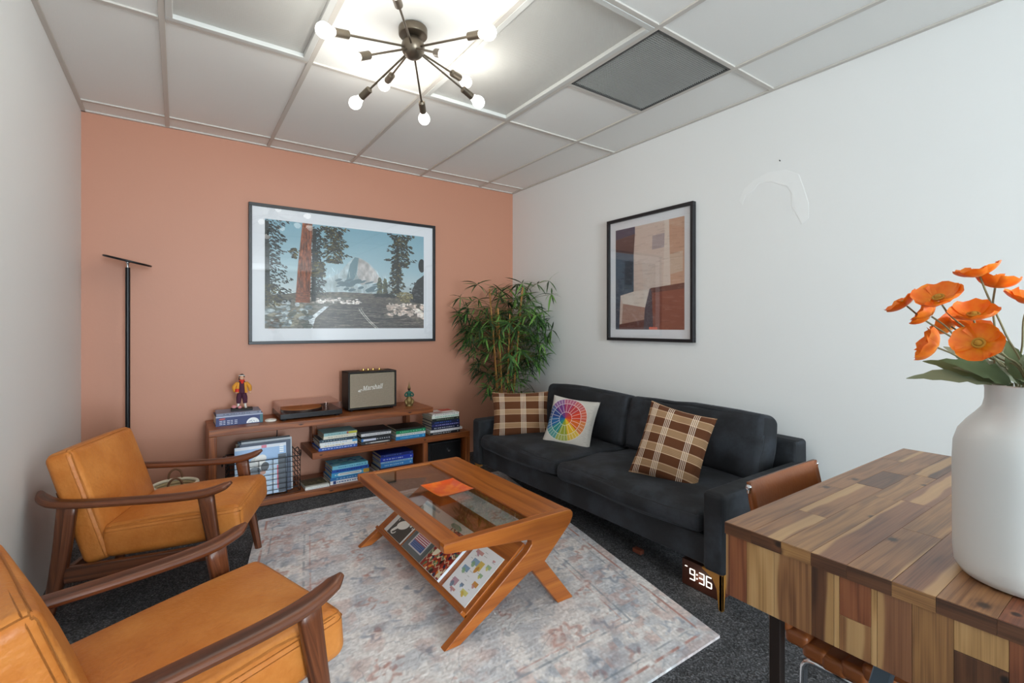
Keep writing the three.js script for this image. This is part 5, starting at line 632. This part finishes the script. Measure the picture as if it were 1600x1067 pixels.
  const leafDirs = [[[-0.25, 0.30, -0.9], 0.11, 0.013], [[-0.4, 0.12, -0.9], 0.125, 0.012], [[-0.1, 0.55, -0.8], 0.10, 0.013], [[-0.55, 0.38, -0.65], 0.10, 0.014], [[0.0, 0.9, -0.25], 0.075, 0.010], [[-0.1, 1.0, 0.1], 0.08, 0.012], [[-0.15, 0.95, 0.30], 0.115, 0.016], [[-0.6, 0.35, 0.35], 0.085, 0.018], [[-0.75, 0.1, 0.15], 0.07, 0.015], [[-0.2, 0.6, 0.7], 0.11, 0.018], [[0.5, 0.6, -0.4], 0.10, 0.015]];
  F.forEach(([p, ax, R, label], i) => {
    const P = V(...p), A = V(...ax).normalize(), t = thing('poppy', label, 'flower', p, 0, 'orange poppies in the white vase'), q = new THREE.Quaternion().setFromUnitVectors(V(0, 1, 0), A), set = sets[i % 3], tw = r() * 6;
    for (let j = 0; j < 4; j++) { const m = share('petal', set[j], petalMat, t); m.quaternion.copy(q).multiply(new THREE.Quaternion().setFromAxisAngle(V(0, 1, 0), tw + j * Math.PI / 2)); m.scale.setScalar(R * (j % 2 ? 1 : 0.95)); m.position.copy(A).multiplyScalar(-R * 0.35 + (j % 2) * 0.0012); }
    const c = obj('heart', [ball(0.0055, 0, 0, 0), new THREE.TorusGeometry(0.0075, 0.0022, 6, 16).rotateX(Math.PI / 2)], heart, t); c.quaternion.copy(q); c.position.copy(A).multiplyScalar(-R * 0.12);
    const base = A.clone().multiplyScalar(-R * 0.36), an = i * 2.1, foot = V(VX + 0.016 * Math.cos(an), VY + 0.06, VZ + 0.016 * Math.sin(an)).sub(P), neck = V(VX - 0.012 + 0.022 * Math.cos(an), VY + 0.335, VZ - 0.018 + 0.022 * Math.sin(an)).sub(P);
    obj('stem', pipe([base, base.clone().addScaledVector(A, -0.018).lerp(neck, 0.1), base.clone().lerp(neck, 0.55).add(V(0, 0.004, 0)), neck, foot], 0.0016, false, 40, 6), stemMat, t);
  });
  leafDirs.forEach(([d, L, W], i) => {
    const D = V(...d).normalize(), o = V(VX - 0.01 + D.x * 0.018, VY + 0.338, VZ + D.z * 0.026), m = obj('poppy_leaf', lf(L * 1.08, W * 1.5, i + 2), leafMats[i % 4]); m.position.copy(o); m.quaternion.setFromRotationMatrix(new THREE.Matrix4().lookAt(D, V(0, 0, 0), V(-0.75, 0.65, 0.15)));
    const st = obj('leaf_stalk', pipe([V(0, 0, 0.006), V(0, 0, 0), V(0, -0.06, -0.012).applyQuaternion(m.quaternion.clone().invert())], 0.0016, false, 10, 5), stemMat, m);
    tag(m, ['longest grey-green lobed leaf pointing left over the vase rim', 'lowest narrow leaf reaching left just above the vase rim', 'dark green leaf rising left under the lowest poppies', 'pale leaf leaning left towards the camera at the vase mouth', 'short upright dark leaf behind the poppy stems', 'broad upright leaf right of the poppy stems', 'tall jagged leaf standing at the right picture edge', 'pale wide leaf drooping forward over the vase rim', 'small leaf hanging over the front of the vase mouth', 'leaf spreading right past the picture edge', 'leaf pointing back towards the wall from the vase'][i], 'leaf', 'leaves in the white vase');
  });
}
// ---------- under the sofa ----------
{
  const t = thing('digital_clock', 'small wooden block clock with white glowing digits under the sofa corner', 'clock', [1.975, 0.001, -1.29]), r = 0.0024, on = std({ color: '#fff', emissive: '#fff6e6', emissiveIntensity: 1.2 });
  obj('body', span(-0.04, 0.04, 0, 0.118, -0.095, 0.095, 'z', 0.003), plain('#4a2416', 0.5), t);
  const seg = { 9: 'abcdfg', 3: 'abcdg', 6: 'acdefg' }, face = [], W = 0.024, Hh = 0.046, draw = (ch, z) => { for (const s of seg[ch]) { const [a, b] = { a: [[0, 1], [1, 1]], b: [[1, 1], [1, 0.5]], c: [[1, 0.5], [1, 0]], d: [[0, 0], [1, 0]], e: [[0, 0], [0, 0.5]], f: [[0, 0.5], [0, 1]], g: [[0, 0.5], [1, 0.5]] }[s]; face.push(rod(V(-0.0402, 0.038 + a[1] * Hh, z + a[0] * W), V(-0.0402, 0.038 + b[1] * Hh, z + b[0] * W), r, r, 6)); } };
  draw(9, -0.052); draw(3, -0.004); draw(6, 0.032); for (const y of [0.052, 0.07]) face.push(ball(0.0035, -0.0402, y, -0.016, 1, 1, 1, 8)); face.push(rod(V(-0.0402, 0.088, -0.078), V(-0.0402, 0.088, -0.066), r, r, 6));
  obj('digits', face, on, t);
  const pl = new THREE.PointLight('#fff3e0', 0.004, 0.6, 2); pl.position.set(1.925, 0.062, -1.29); pl.castShadow = true; scene.add(pl);
  const b = obj('wooden_block', box(0.03, 0.022, 0.055, 0, 0.011, 0, 'z', 0.003), plain('#7a3e2a', 0.6)); b.position.set(2.0, 0.001, -1.70); tag(b, 'small reddish brown wooden block on the carpet under the sofa', 'block');
}
renderer.render(scene, camera);
